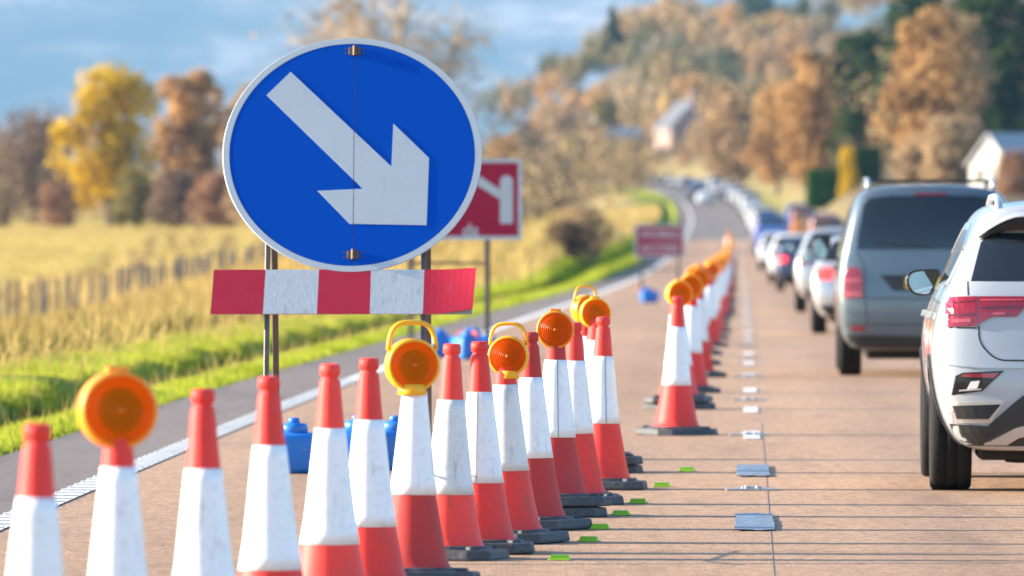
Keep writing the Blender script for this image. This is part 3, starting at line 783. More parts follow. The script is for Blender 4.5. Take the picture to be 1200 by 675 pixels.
# right hand wood
tree('beech_tree', 27.3, 1120, 14.5, 'round', 'lf_tan', 'tan tree in the wood above the end of the cone line', 1.0)
tree('beech_tree', 29.5, 985, 13.0, 'round', 'lf_orange', 'glowing orange tree in middle of the right hand wood', 0.95)
tree('beech_tree', 31.8, 930, 13.5, 'tall', 'lf_orange', 'tall orange tree left of the dark evergreens', 1.2)
tree('beech_tree', 29.0, 860, 12.0, 'round', 'lf_orange', 'tall rounded amber tree above the green hedge', 0.95)
tree('yew_tree', 36.2, 930, 15.0, 'tall', 'lf_green', 'dark evergreen between the orange trees', 1.1)
tree('yew_tree', 32.5, 850, 6.8, 'round', 'lf_green', 'small dark evergreen beside the yellow bush', 1.0)
tree('oak_tree', 37.0, 790, 15.3, 'round', 'lf_orange', 'large amber and tan tree rising out above the grey van', 1.02)
tree('oak_tree', 40.8, 815, 15.5, 'round', 'lf_tan', 'large tan tree above right side of the grey van', 0.9)
tree('pine_tree', 46.0, 840, 18.5, 'tall', 'lf_green', 'very dark tall evergreen at top right corner', 1.3)
tree('pine_tree', 41.0, 900, 19.0, 'tall', 'lf_green', 'dark evergreen behind the large amber tree', 1.0)
tree('oak_tree', 50.5, 850, 15.0, 'round', 'lf_brown', 'dark brown tree at right edge above the cottage', 1.0)
tree('willow_bush', 35.2, 715, 5.8, 'bush', 'lf_tan', 'pale tan rounded bush right above the van roof', 0.95, cat='bush')
tree('willow_bush', 33.0, 725, 4.2, 'bush', 'lf_tan', 'smaller straw tinted bush left of the pale rounded bush', 0.9, cat='bush')
tree('maple_bush', 28.0, 740, 4.0, 'bush', 'lf_yellow', 'small bright yellow bush above the hedge', 0.42, cat='bush')
tree('beech_bush', 36.3, 640, 3.4, 'bush', 'lf_rust', 'burnt orange bush in front of the white cottage', 1.0, cat='bush')
tree('larch_tree', 24.0, 2120, 15.0, 'conifer', 'lf_green', 'lone dark pine on the skyline of the wooded hill', 1.2)
tree('larch_tree', 60.0, 2180, 15.0, 'wide', 'lf_green', 'dark rounded evergreen on the hill ridge by the saddle', 0.9)
# clipped hedge by the road
def hedge(name, loc, rz, s, mat, label, n=2600):
    V = rng.uniform(-1, 1, (n, 3)); ax = rng.integers(0, 3, n)
    V[np.arange(n), ax] = np.sign(V[np.arange(n), ax]) * rng.uniform(.85, 1.05, n)
    V = V * np.array(s) / 2; V[:, 2] += s[2] / 2
    d = rng.normal(size=(n, 3)); a = np.cross(d, rng.normal(size=(n, 3))); a /= np.linalg.norm(a, axis=1)[:, None]; b = np.cross(d / np.linalg.norm(d, axis=1)[:, None], a)
    k = rng.uniform(.1, .22, n)[:, None]
    Q = np.stack([V - a * k, V - b * k * .6, V + a * k, V + b * k * .6], 1).reshape(-1, 3)
    e = empty(name, loc, rz); tag(e, label, 'hedge')
    obj('foliage', np_mesh('hedge', Q, np.arange(4 * n).reshape(-1, 4)), M[mat], e)
    obj('stem_core', box_mesh((0, 0, s[2] * .46), (s[0] * .86, s[1] * .82, s[2] * .9), bev=.2), M['lf_hedge'], e)
hedge('clipped_hedge', at_x(26.6, 750, 0), R(5), (3.2, 1.6, 3.1), 'lf_hedge', 'bright green clipped hedge left of the grey van roof')
hedge('clipped_hedge', at_x(29.7, 752, 0), R(0), (2.9, 1.6, 3.0), 'lf_green', 'darker green hedge section closest to the grey van roof')

# woods on the hill: one mass of crowns
def wood():
    Vs, hue = [], []
    for k in range(300):
        D = rng.uniform(1750, 2330); x = rng.uniform(-60, 190) if k > 60 else rng.uniform(5, 110)
        o = x - float(road_x(D))
        if abs(o) < 16: continue
        z = ground_at(o, D); h = rng.uniform(7, 12.5); n = 700
        tone = float(np.clip(0.5 + 0.3 * math.sin(x * .11 + D * .013) + rng.normal() * .16, 0, 1))
        cc = rng.normal(size=(7, 3)) * np.array([2.0, 2.0, 1.7]) + np.array([x, D, z + h * .55])
        ci = rng.integers(7, size=n); d = rng.normal(size=(n, 3)); d /= np.linalg.norm(d, axis=1)[:, None]
        p_ = cc[ci] + d * rng.uniform(1.2, 2.6, (n, 1)) * np.array([1, 1, 1.15])
        a = np.cross(d, rng.normal(size=(n, 3))); a /= np.linalg.norm(a, axis=1)[:, None]; b = np.cross(d, a)
        s = rng.uniform(.2, .55, (n, 1))
        Vs.append(np.stack([p_ - a * s, p_ - b * s * .6, p_ + a * s, p_ + b * s * .6], 1).reshape(-1, 3)); hue.append(np.full(4 * n, tone))
    V = np.concatenate(Vs)
    me = np_mesh('hill_wood', V, np.arange(len(V)).reshape(-1, 4), {'tone': np.concatenate(hue)})
    m, nt, p = mat_new('wood_leaves')
    at = nt.nodes.new('ShaderNodeAttribute'); at.attribute_name = 'tone'
    c = ramp(nt, at.outputs['Fac'], [(0.0, (0.07, 0.08, 0.035)), (0.12, (0.16, 0.15, 0.06)), (0.4, (0.32, 0.23, 0.11)), (0.6, (0.40, 0.27, 0.14)), (0.8, (0.52, 0.27, 0.09)), (1.0, (0.48, 0.34, 0.10))])
    geo = nt.nodes.new('ShaderNodeNewGeometry'); hv = nt.nodes.new('ShaderNodeHueSaturation')
    mr = nt.nodes.new('ShaderNodeMapRange'); mr.inputs['To Min'].default_value = 0.65; mr.inputs['To Max'].default_value = 1.3
    nt.links.new(geo.outputs['Random Per Island'], mr.inputs['Value']); nt.links.new(mr.outputs[0], hv.inputs['Value']); nt.links.new(c, hv.inputs['Color'])
    nt.links.new(hv.outputs[0], p.inputs['Base Color']); p.inputs['Roughness'].default_value = 0.9; p.inputs['Specular IOR Level'].default_value = 0.1
    tag(obj('hill_wood', me, m), 'autumn wood covering the distant hill', 'wood', kind='stuff')
wood()
def scrub(name, label, boxes, mat_tones, n_leaf=420):
    Vs, hue = [], []
    for (x0, x1, D0, D1, h0, h1, cnt) in boxes:
        for k in range(cnt):
            D = rng.uniform(D0, D1); o = rng.uniform(x0, x1); x = float(road_x(D)) + o
            if -7 < o < 6.2: continue
            z = ground_at(o, D); h = rng.uniform(h0, h1); n = n_leaf; tone = float(np.clip(0.5 + 0.28 * math.sin(x * .17 + D * .021) + rng.normal() * .18, 0, 1)); w = h * rng.uniform(.35, .6)
            cc = rng.normal(size=(8, 3)) * np.array([w * .5, w * .5, h * .18]) + np.array([x, D, z + h * .5])
            ci = rng.integers(8, size=n); d = rng.normal(size=(n, 3)); d /= np.linalg.norm(d, axis=1)[:, None]
            p_ = cc[ci] + d * rng.uniform(.3, 1.0, (n, 1)) * np.array([w * .55, w * .55, h * .32])
            p_[:, 2] = np.maximum(p_[:, 2], z)
            a = np.cross(d, rng.normal(size=(n, 3))); a /= np.linalg.norm(a, axis=1)[:, None]; b = np.cross(d, a)
            s_ = rng.uniform(.018, .045, (n, 1)) * h
            Vs.append(np.stack([p_ - a * s_, p_ - b * s_ * .6, p_ + a * s_, p_ + b * s_ * .6], 1).reshape(-1, 3)); hue.append(np.full(4 * n, tone))
    V = np.concatenate(Vs)
    me = np_mesh(name, V, np.arange(len(V)).reshape(-1, 4), {'tone': np.concatenate(hue)})
    m, nt, p = mat_new(name + '_leaves')
    at = nt.nodes.new('ShaderNodeAttribute'); at.attribute_name = 'tone'
    c = ramp(nt, at.outputs['Fac'], mat_tones)
    geo = nt.nodes.new('ShaderNodeNewGeometry'); hv = nt.nodes.new('ShaderNodeHueSaturation')
    mr = nt.nodes.new('ShaderNodeMapRange'); mr.inputs['To Min'].default_value = 0.6; mr.inputs['To Max'].default_value = 1.35
    nt.links.new(geo.outputs['Random Per Island'], mr.inputs['Value']); nt.links.new(mr.outputs[0], hv.inputs['Value']); nt.links.new(c, hv.inputs['Color'])
    nt.links.new(hv.outputs[0], p.inputs['Base Color']); p.inputs['Roughness'].default_value = 0.9; p.inputs['Specular IOR Level'].default_value = 0.1
    tag(obj(name, me, m), label, 'scrub', kind='stuff')
TONES = [(0.0, (0.07, 0.075, 0.03)), (0.2, (0.16, 0.13, 0.06)), (0.5, (0.30, 0.21, 0.11)), (0.8, (0.42, 0.27, 0.12)), (1.0, (0.36, 0.18, 0.08))]
scrub('roadside_wood', 'dense autumn wood rising on the right of the road', [(12, 60, 860, 1250, 7, 13, 230), (20, 110, 1200, 1750, 8, 13, 260), (9.5, 14, 810, 1200, 1.5, 4.0, 120), (6.5, 16, 1150, 1700, 2, 4.5, 150)], TONES)
scrub('far_scrub', 'tan scrub and small trees on the slope left of the far bend', [(-60, -8, 960, 1750, 4, 9.5, 230), (-26, -10, 320, 640, 0.9, 2.2, 70), (-90, -20, 980, 1300, 5, 9, 110)], [(0.0, (0.12, 0.095, 0.05)), (0.4, (0.28, 0.20, 0.11)), (0.8, (0.44, 0.32, 0.17)), (1.0, (0.36, 0.24, 0.10))])

# ------------------------------------------------------------------ cones, lamps, studs
NR = 28
def cone_r(z): return float(np.interp(z, [0.05, 0.07, 0.10, 0.2, 0.39, 0.79, 0.93, 1.0], [0.185, 0.165, 0.152, 0.132, 0.098, 0.054, 0.042, 0.036]))
def cone_body_mesh(cut=None):
    prof = [(cone_r(z), z) for z in (0.05, 0.07, 0.10, 0.15, 0.2, 0.3, 0.39, 0.5, 0.6, 0.7, 0.79, 0.86, 0.925)]
    if cut: prof = [p for p in prof if p[1] < cut] + [(cone_r(cut), cut), (0.012, cut + 0.01)]
    else: prof += [(0.041, 0.932), (0.033, 0.940), (0.033, 0.948), (0.041, 0.956), (0.042, 0.985), (0.037, 0.997), (0.026, 1.0), (0.022, 0.985), (0.004, 0.98)]
    me = lathe_mesh(prof, NR)
    me.polygons.foreach_set('use_smooth', [True] * len(me.polygons))
    return me
CONE_PLAIN, CONE_CUT = cone_body_mesh(), cone_body_mesh(0.9)
def cone_base_mesh(seed):
    r = random.Random(seed); bm = bmesh.new()
    n = 8; s = 0.255; c = 0.085
    pts = []
    for sx, sy in ((1, 1), (-1, 1), (-1, -1), (1, -1)):
        q = [(sx * s, sy * (s - c)), (sx * (s - c), sy * s)]
        pts += q if sx * sy > 0 else q[::-1]
    for (z0, z1, k) in ((0.0, 0.05, 1.0),):
        lo = [bm.verts.new((x * k, y * k, z0)) for x, y in pts]; hi = [bm.verts.new((x * k * .97, y * k * .97, z1)) for x, y in pts]
        bm.faces.new(lo[::-1]); bm.faces.new(hi)
        for i in range(n): bm.faces.new((lo[i], lo[(i + 1) % n], hi[(i + 1) % n], hi[i]))
    bmesh.ops.bevel(bm, geom=list(bm.edges), offset=0.012, segments=2, affect='EDGES', profile=0.6)
    add_lathe(bm, [(0.215, 0.045), (0.20, 0.062), (0.17, 0.066)], 20, cap=False)
    for k in range(4):        # lugs that keep stacked cones apart
        a = math.pi / 4 + k * math.pi / 2
        add_box(bm, (0.225 * math.cos(a), 0.225 * math.sin(a), 0.055), (0.05, 0.05, 0.02), Matrix.Rotation(a, 3, 'Z'), 0.006, 1)
    return bm_mesh(bm)
BASE = cone_base_mesh(1); BASE.materials.append(M['rubber'])
for m_ in (CONE_PLAIN, CONE_CUT): m_.materials.append(M['cone_red'])
sleeve_cache = {}
def sleeve_mesh(z0, z1):
    key = (round(z0, 2), round(z1, 2))
    if key not in sleeve_cache:
        zs = np.linspace(key[0], key[1], 10)
        prof = [(cone_r(zs[0]) + 0.0005, zs[0])] + [(cone_r(z) + 0.004, z) for z in zs] + [(cone_r(zs[-1]) + 0.0005, zs[-1])]
        me = lathe_mesh(prof, NR, cap=False)
        me.polygons.foreach_set('use_smooth', [True] * len(me.polygons)); me.materials.append(M['sleeve'])
        sleeve_cache[key] = me
        bm = bmesh.new()
        for a, b in zip(zs, zs[1:]):
            q = [(-0.0025, -cone_r(a) - 0.0045, a), (0.0025, -cone_r(a) - 0.0045, a), (0.0025, -cone_r(b) - 0.0045, b), (-0.0025, -cone_r(b) - 0.0045, b)]
            q2 = [(x, y - 0.0015, z) for x, y, z in q]
            A = [bm.verts.new(p) for p in q]; B = [bm.verts.new(p) for p in q2]
            bm.faces.new(B)
            for i in range(4): bm.faces.new((A[i], A[(i + 1) % 4], B[(i + 1) % 4], B[i]))
        sm = bm_mesh(bm); sm.materials.append(M['seam'])
        sleeve_cache[('seam',) + key] = sm
    return sleeve_cache[key], sleeve_cache[('seam',) + key]

def cone(loc, label, red='cone_red', sl='sleeve', z0=0.36, z1=0.76, lamp=False, bases=1, seam=False, group=None, simple=False, tilt=(0, 0), hgt=1.0):
    lift = (bases - 1) * 0.056
    t = empty('traffic_cone', loc, random.uniform(-.5, .5)); t.rotation_euler[0] = tilt[0]; t.rotation_euler[1] = tilt[1]
    t.scale = (hgt, hgt, hgt)
    for k in range(bases):
        b = obj('base', BASE, None, t); b.location.z = 0.056 * k; b.rotation_euler.z = random.uniform(-.25, .25) + (0 if k == 0 else 0.3)
    body = obj('body', CONE_CUT if lamp else CONE_PLAIN, None, t); body.location.z = lift
    body.material_slots[0].link = 'OBJECT'; body.material_slots[0].material = M[red]
    sm, se = sleeve_mesh(z0 - lift, z1 - lift)
    s = obj('sleeve', sm, None, t); s.location.z = lift
    s.material_slots[0].link = 'OBJECT'; s.material_slots[0].material = M[sl]
    if seam:
        e = obj('seam', se, None, s); e.rotation_euler.z = random.uniform(-.3, .3) - t.rotation_euler.z
    tag(t, label, 'cone', group)
    return t, lift

# hazard lamp: round amber lens both sides in a yellow ring, collar, some with a carrying loop
def lamp_parts():
    d = {}
    bm = bmesh.new()
    add_lathe(bm, [(0.106, -0.046), (0.115, -0.046), (0.119, -0.038), (0.120, 0.0), (0.119, 0.038), (0.115, 0.046), (0.106, 0.046), (0.106, -0.046)], 40, 'Y', cap=False)
    d['housing'] = bm_mesh(bm)
    prof = [(0.002, -0.066)]
    for i in range(1, 19):
        r = i / 18 * 0.113; prof.append((r, -0.066 + 0.022 * (r / 0.113) ** 2 + (0.0055 if i % 2 else 0)))
    d['lens'] = lathe_mesh(prof, 40, 'Y')
    d['lens_back'] = lathe_mesh([(r, -y) for r, y in prof], 40, 'Y')
    d['core'] = lathe_mesh([(0.001, -0.0705), (0.006, -0.070), (0.011, -0.0675), (0.013, -0.062)], 20, 'Y')
    d['bowl'] = lathe_mesh([(0.002, -0.030), (0.02, -0.031), (0.05, -0.038), (0.07, -0.044)], 28, 'Y')
    d['collar'] = lathe_mesh([(0.062, -0.132), (0.066, -0.128), (0.062, -0.110), (0.066, -0.085)], 28)
    d['handle'] = tube_mesh([(math.copysign(abs(math.cos(a)) ** .55, math.cos(a)) * 0.108 * (1 - .06 * math.sin(a)), 0, 0.055 + 0.135 * max(0, math.sin(a)) ** .7) for a in np.linspace(0.02, math.pi - .02, 17)], 0.011, 8)
    d['stub'] = box_mesh((0, 0, 0.122), (0.07, 0.04, 0.022), bev=.006)
    for k in d: d[k].polygons.foreach_set('use_smooth', [k not in ('stub', 'lens', 'lens_back')] * len(d[k].polygons))
    for k, m_ in (('housing', 'lamp_yellow'), ('lens', 'amber'), ('lens_back', 'amber'), ('core', 'amber_core'), ('bowl', 'amber_core'), ('collar', 'lamp_yellow'), ('handle', 'lamp_yellow'), ('stub', 'lamp_yellow')): d[k].materials.append(M[m_])
    return d
LP = lamp_parts()
def hazard_lamp(loc, label, handle=False, yaw=0.0, housing='lamp_yellow', collar=True, size=1.0, group=None, bright=False):
    t = empty('hazard_lamp', loc, yaw); t.scale = (size,) * 3
    for k in ('housing', 'collar', 'handle', 'stub'):
        if k == 'handle' and not handle: continue
        if k == 'stub' and handle: continue
        if k == 'collar' and not collar: continue
        o = obj(k, LP[k], None, t); o.material_slots[0].link = 'OBJECT'; o.material_slots[0].material = M[housing]
    l = obj('lens', LP['lens'], None, t); l2 = obj('lens', LP['lens_back'], None, t)
    if bright:
        for q in (l, l2): q.material_slots[0].link = 'OBJECT'; q.material_slots[0].material = M['amber_sunlit']
    obj('lens_core', LP['core'], None, l); obj('reflector_bowl', LP['bowl'], None, l)
    tag(t, label, 'lamp', group)
    return t

ORD = ['first', 'second', 'third', 'fourth', 'fifth', 'sixth', 'seventh', 'eighth', 'ninth', 'tenth', 'eleventh', 'twelfth', 'thirteenth', 'fourteenth', 'fifteenth', 'sixteenth', 'seventeenth', 'eighteenth', 'nineteenth']
TENS = ['', '', 'twenty', 'thirty', 'forty']
ONES = ['', 'first', 'second', 'third', 'fourth', 'fifth', 'sixth', 'seventh', 'eighth', 'ninth']
def ordinal(n): return ORD[n - 1] if n < 20 else (TENS[n // 10][:-1] + 'ieth' if n % 10 == 0 else TENS[n // 10] + '-' + ONES[n % 10])
# x, distance, sleeve bottom, sleeve top, lamp (height, size, handle, yaw, colour), red, sleeve kind, bases, seam
near = [(-1.423, 26.3, .29, .78, None, 'cone_red', 'sleeve', 1, 0),
        (-1.290, 29.0, .33, .79, (.975, 1.07, 0, .25, 'lamp_orange'), 'cone_red', 'sleeve', 1, 0),
        (-1.078, 31.1, .29, .72, None, 'cone_red', 'sleeve', 1, 0),
        (-0.907, 33.4, .27, .74, None, 'cone_red', 'sleeve', 1, 0),
        (-0.741, 36.0, .27, .74, None, 'cone_bright', 'sleeve', 1, 0),
        (-0.603, 37.35, .29, .745, None, 'cone_red', 'sleeve', 1, 0),
        (-0.435, 38.7, .38, .83, (.945, 0.98, 1, .22, 'lamp_yellow'), 'cone_dull', 'sleeve', 1, 0),
        (-0.298, 41.2, .305, .74, None, 'cone_bright', 'sleeve_worn', 1, 0),
        (-0.148, 41.9, .33, .756, None, 'cone_red', 'sleeve', 1, 1),
        (-0.017, 43.2, .355, .77, (.908, 0.83, 1, -.10, 'lamp_yellow'), 'cone_red', 'sleeve_worn', 1, 0),
        (0.108, 45.0, .363, .767, None, 'cone_dull', 'sleeve', 1, 0),
        (0.229, 46.9, .416, .83, (.985, 0.84, 0, .0, 'lamp_orange'), 'cone_dull', 'sleeve', 2, 1),
        (0.352, 48.8, .387, .786, None, 'cone_red', 'sleeve', 1, 0),
        (0.522, 51.4, .378, .774, None, 'cone_red', 'sleeve', 1, 1),
        (0.512, 54.7, .40, .82, (.980, 0.80, 0, .2, 'lamp_yellow'), 'cone_red', 'sleeve', 2, 0),
        (0.478, 57.6, .40, .80, (.972, 0.80, 1, .6, 'lamp_yellow'), 'cone_red', 'sleeve', 1, 0),
        (1.185, 64.0, .36, .78, None, 'cone_red', 'sleeve', 1, 0),
        (1.370, 72.8, .36, .78, (.945, 0.9, 0, .3, 'lamp_yellow'), 'cone_bright', 'sleeve', 2, 0),
        (1.610, 80.0, .36, .78, (.960, 0.9, 0, .1, 'lamp_yellow'), 'cone_red', 'sleeve', 1, 0)]
for k, (x, D, z0, z1, lp, red, sl, nb, seam) in enumerate(near):
    look = {'cone_red': 'red', 'cone_bright': 'bright red', 'cone_dull': 'dull red'}[red]
    extra = 'with amber lamp' if lp else 'with bare tip'
    t, lift = cone(RP(x - float(road_x(D)), D), '%s and white cone %s, %s from left in the row' % (look, extra, ORD[k]), red, sl, z0, z1, bool(lp), nb, bool(seam),
             group='traffic cones in the near row', tilt=(random.uniform(-.02, .02), random.uniform(-.02, .02)))
    if lp:
        h_, sz, hd, yaw, hc = lp
        loc = RP(x - float(road_x(D)), D, h_)
        what = 'yellow hazard lamp with carrying loop' if hd else 'round amber hazard lamp'
        hazard_lamp(loc, '%s on the %s cone from the left' % (what, ORD[k]), bool(hd), yaw, hc, k in (6, 9), sz, 'hazard lamps on the cones', k not in (9, 11))
for k in range(56):
    D = 88.6 + 8.5 * k
    if D > 600: break
    off = -0.53 + random.uniform(-.07, .07) - (0.25 * sstep(420, 600, D))
    lp = k % 4 != 3
    clab = 'red and white cone %s, %s from left in the row' % ('with amber lamp' if lp else 'with bare tip', ordinal(k + 20)) if k < 12 else 'distant red and white cone in the long line beside the traffic queue'
    llab = 'amber lamp on the %s cone from the left' % ordinal(k + 20) if k < 12 else 'distant amber lamp on the long line of cones beside the queue'
    cone(RP(off, D), clab, random.choice(['cone_red', 'cone_bright', 'cone_red']), 'sleeve', .36, .78, lp, random.choice([1, 1, 2]), False, 'cones receding beside the traffic queue')
    if lp:
        hazard_lamp(RP(off, D, .96 + random.uniform(-.02, .02)), llab, random.random() < .25, random.uniform(-.5, .5), random.choice(['lamp_yellow', 'lamp_yellow', 'lamp_orange']), True, 0.92, 'lamps receding along the cone line', True)

# lime reflective studs stuck down beside the cones
bm = bmesh.new()
add_box(bm, (0, 0, 0.004), (0.10, 0.11, 0.008), bev=.002, seg=1)
stud_pad = bm_mesh(bm); stud_pad.materials.append(M['lime'])
bm = bmesh.new(); add_prism(bm, [(-0.045, 0.008), (0.045, 0.008), (0.038, 0.026), (-0.038, 0.026)], -0.02, 0.02); stud_ref = bm_mesh(bm, 's'); stud_ref.materials.append(M['lime'])
for k, (x, D) in enumerate([(.222, 41.05), (.375, 43.3), (.446, 45.0), (.576, 47.0), (.695, 48.9), (.875, 51.8), (1.085, 54.9)]):
    t = empty('lime_road_stud', RP(x - float(road_x(D)), D, 0.001), random.uniform(-.2, .2))
    obj('pad', stud_pad, None, t); obj('reflector', stud_ref, None, t)
    tag(t, 'small lime green road stud right of the cones, %s nearest the camera' % ORD[k], 'road stud', 'lime road studs')

# ------------------------------------------------------------------ blue disc sign on its A-frame, leaning back
SD = 40.5
sign = empty('keep_right_sign', RP(-0.735 - float(road_x(SD)), SD)); tag(sign, 'large round blue sign with white arrow pointing down right on a leaning frame', 'sign')
TILT = R(25)
face_root_rot = Matrix.Rotation(-TILT, 4, 'X')
def on_face(me):                                  # lean a mesh built upright about the foot line
    me.transform(face_root_rot); return me
ct = 1 / math.cos(TILT)
# upright face coordinates: x right, z along the leaning face
def fz(py): return (1.65 - (py - 243) / 251.0) * ct
def fx(px): return (px - 600) / 251.0 + 0.735 - 0.02
cx, cz = fx(418), fz(185.5)
RAD = 0.602
def disc(r, y0, y1, n=96): 
    return [(cx + r * math.cos(2 * math.pi * k / n), cz + r * math.sin(2 * math.pi * k / n)) for k in range(n)]
obj('back_plate', on_face(prism_mesh(disc(RAD - 0.004, 0, 0), 0.004, 0.012)), M['grey_back'], sign)
bm = bmesh.new(); add_lathe(bm, [(RAD - 0.029, 0.0035), (RAD - 0.029, -0.003), (RAD, -0.003), (RAD + .003, 0.002), (RAD, 0.0035)], 96, 'Y', (cx, 0, cz), cap=False)
obj('border', on_face(bm_mesh(bm)), M['sign_white'], sign)
# the blue face is two half discs that fold on hinges
halves = []
for s in (-1, 1):
    n = 60; pts = [(cx + 0.010 + s * 0.0012, cz - math.sqrt((RAD - .031) ** 2 - .010 ** 2))]
    a0 = -math.pi / 2
    pts = [(cx + 0.008 + s * (0.0014 + 0), cz + (RAD - .031) * math.sin(a)) if abs((RAD - .031) * math.cos(a)) < 0.010 else (cx + s * (RAD - .031) * math.cos(a), cz + (RAD - .031) * math.sin(a)) for a in np.linspace(-math.pi / 2, math.pi / 2, n)]
    halves.append(obj('face_half', on_face(prism_mesh(pts, -0.002, 0.0035)), M['sign_blue'], sign))
arrow_px = [(317, 116), (345, 88.5), (464, 200), (466, 149.5), (508, 190), (505.5, 268.5), (416, 267), (378, 228.5), (431, 226)]
arrow = [(fx(x), fz(y)) for x, y in arrow_px]
# the arrow is cut along the same fold
def clip(poly, xs, side):
    out = []
    for i in range(len(poly)):
        a, b = poly[i], poly[(i + 1) % len(poly)]
        ia, ib = (a[0] - xs) * side >= 0, (b[0] - xs) * side >= 0
        if ia: out.append(a)
        if ia != ib:
            t = (xs - a[0]) / (b[0] - a[0]); out.append((xs, a[1] + t * (b[1] - a[1])))
    return out
for s in (-1, 1):
    pl = clip(arrow, cx + 0.008 + s * 0.0015, s)
    obj('arrow', on_face(prism_mesh(pl, -0.0042, -0.0021)), M['sign_white'], sign)
for py in (64, 303):
    hz = fz(py)
    bm = bmesh.new(); add_lathe(bm, [(0.009, -0.026), (0.010, -0.024), (0.010, 0.024), (0.009, 0.026)], 10, center=(cx + .008, -0.008, hz)); add_box(bm, (cx + .008, -.0045, hz), (0.055, 0.004, 0.04), bev=.001, seg=1)
    h_ = obj('hinge', on_face(bm_mesh(bm)), M['hinge'], sign)
    for sx in (-1, 1):
        for sz in (-1, 1):
            obj('bolt', on_face(lathe_mesh([(0.005, -0.0052), (0.005, -0.003), (0.003, -0.002)], 8, 'Y', (cx + .008 + sx * 0.042, -.001, hz + sz * .012))), M['hinge'], h_)
# red and white board under the disc
brd = obj('board', on_face(prism_mesh([(fx(257.5), fz(321)), (fx(559.5), fz(321)), (fx(558.5), fz(370)), (fx(257), fz(370))], 0.004, 0.016)), M['grey_back'], sign)
xs_ = [(258.5, 255), (318.5, 316), (380.5, 378.5), (441, 440), (503, 501.5), (563.5, 559.5)]
def strip_sheet(a, b, warp):
    bm = bmesh.new(); nx, nz = 8, 4; rows = []
    for layer in (0, 1):
        g = []
        for j in range(nz + 1):
            v = j / nz; row = []
            for i in range(nx + 1):
                u = i / nx
                pxx = (xs_[a][0] * (1 - u) + xs_[b][0] * u) * (1 - v) + (xs_[a][1] * (1 - u) + xs_[b][1] * u) * v
                py = 320.0 + 51 * v
                if warp: py += (-2.2 * v + 1.0) * u ** 1.5 - (3.0 * v * u * u)
                y = -0.002 + (0.004 if layer else 0) - warp * 0.035 * u * u * (1 - .5 * v)
                row.append(bm.verts.new((fx(pxx), y, fz(py))))
            g.append(row)
        rows.append(g)
    for L_, g in enumerate(rows):
        for j in range(nz):
            for i in range(nx):
                f = (g[j][i], g[j][i + 1], g[j + 1][i + 1], g[j + 1][i]); bm.faces.new(f if L_ else f[::-1])
    def rim(p, q):
        for k in range(len(p) - 1): bm.faces.new((p[k], p[k + 1], q[k + 1], q[k]))
    A, B = rows
    rim(A[0], B[0]); rim(A[-1][::-1], B[-1][::-1]); rim([r[-1] for r in A], [r[-1] for r in B]); rim([r[0] for r in A][::-1], [r[0] for r in B][::-1])
    bmesh.ops.recalc_face_normals(bm, faces=bm.faces)
    return on_face(bm_mesh(bm))
for k in range(5):
    o = obj('red_sheet' if k % 2 == 0 else 'white_sheet', strip_sheet(k, k + 1, 1 if k == 4 else 0), M['sign_red'] if k % 2 == 0 else M['board_white'], brd)
# legs: front pair leans with the face, rear pair props it
topz = fz(110)
fl = math.sin(TILT) * topz; tz = math.cos(TILT) * topz
for px in (320.5, 502):
    x = fx(px)
    obj('leg', on_face(box_mesh((x, 0.032, topz / 2 - .02), (0.024, 0.03, topz), bev=.003, seg=1)), M['steel'], sign)
    bm = bmesh.new(); a = Vector((x + .012, fl + 0.06, tz)); b = Vector((x + .014, fl + 0.95, 0.0))
    d = (b - a); L_ = d.length
    add_box(bm, (a + b) / 2, (0.022, 0.03, L_), d.to_track_quat('Z', 'X').to_matrix(), .003, 1)
    obj('leg', bm_mesh(bm), M['steel'], sign)
for pz in (fz(345), fz(240), fz(140)):
    obj('crossbar', on_face(box_mesh(((fx(320.5) + fx(502)) / 2, 0.033 + .02, pz), (fx(502) - fx(320.5), 0.014, 0.03), bev=.003, seg=1)), M['steel'], sign)
obj('stay_chain', tube_mesh([(fx(502), 0.10, .45), (fx(502) + .01, .55, .40), (fx(502) + .014, fl + .75, .45)], .006, 6), M['galv'], sign)

# ------------------------------------------------------------------ blue ballast containers
def ballast_mesh():
    d = {}
    bm = bmesh.new(); add_box(bm, (0, 0, .125), (.36, .24, .25), bev=.04, seg=3)
    for v in bm.verts:
        if v.co.z < .08: v.co.x *= .93; v.co.y *= .93
    d['tank'] = bm_mesh(bm)
    d['shoulder'] = lathe_mesh([(.085, .235), (.085, .285), (.075, .305), (.04, .31)], 20, center=(-.06, 0, 0))
    d['cap'] = lathe_mesh([(.035, .305), (.035, .335), (.028, .342)], 14, center=(-.06, 0, 0))
    d['grip'] = tube_mesh([(-.05 + .0, -.0, .27), (-.19, -.02, .30), (-.235, -.02, .285), (-.25, -.02, .24)], .014, 8)
    for k in d:
        d[k].polygons.foreach_set('use_smooth', [True] * len(d[k].polygons))
        d[k].materials.append(M['handle_red' if k == 'grip' else 'ballast'])
    return d
BL = ballast_mesh()
def ballast(o, D, rz, label, s=1.0):
    t = empty('ballast_tank', RP(o, D), rz); t.scale = (s,) * 3
    for k in ('tank', 'shoulder', 'cap', 'grip'): obj(k, BL[k], None, t)
    tag(t, label, 'ballast', 'blue ballast tanks weighing down the signs')
def bx(px, D): return (px - 600) * D / 10400.0 - float(road_x(D))
ballast(bx(356, 54.5), 54.5, .1, 'blue plastic ballast tank with orange grip behind the fourth and fifth cones', 1.0)
ballast(bx(408, 55.2), 55.2, 2.9, 'blue plastic ballast tank behind the fifth and sixth cones', 1.0)
ballast(bx(452, 55.0), 55.0, 3.3, 'blue plastic ballast tank showing left of the looped lamp cone', 1.0)
ballast(bx(521, 103), 103, .3, 'blue ballast tank at left foot of the red arrow sign')
ballast(bx(546, 101.5), 101.5, 2.0, 'blue ballast tank between the feet of the red arrow sign', 1.05)
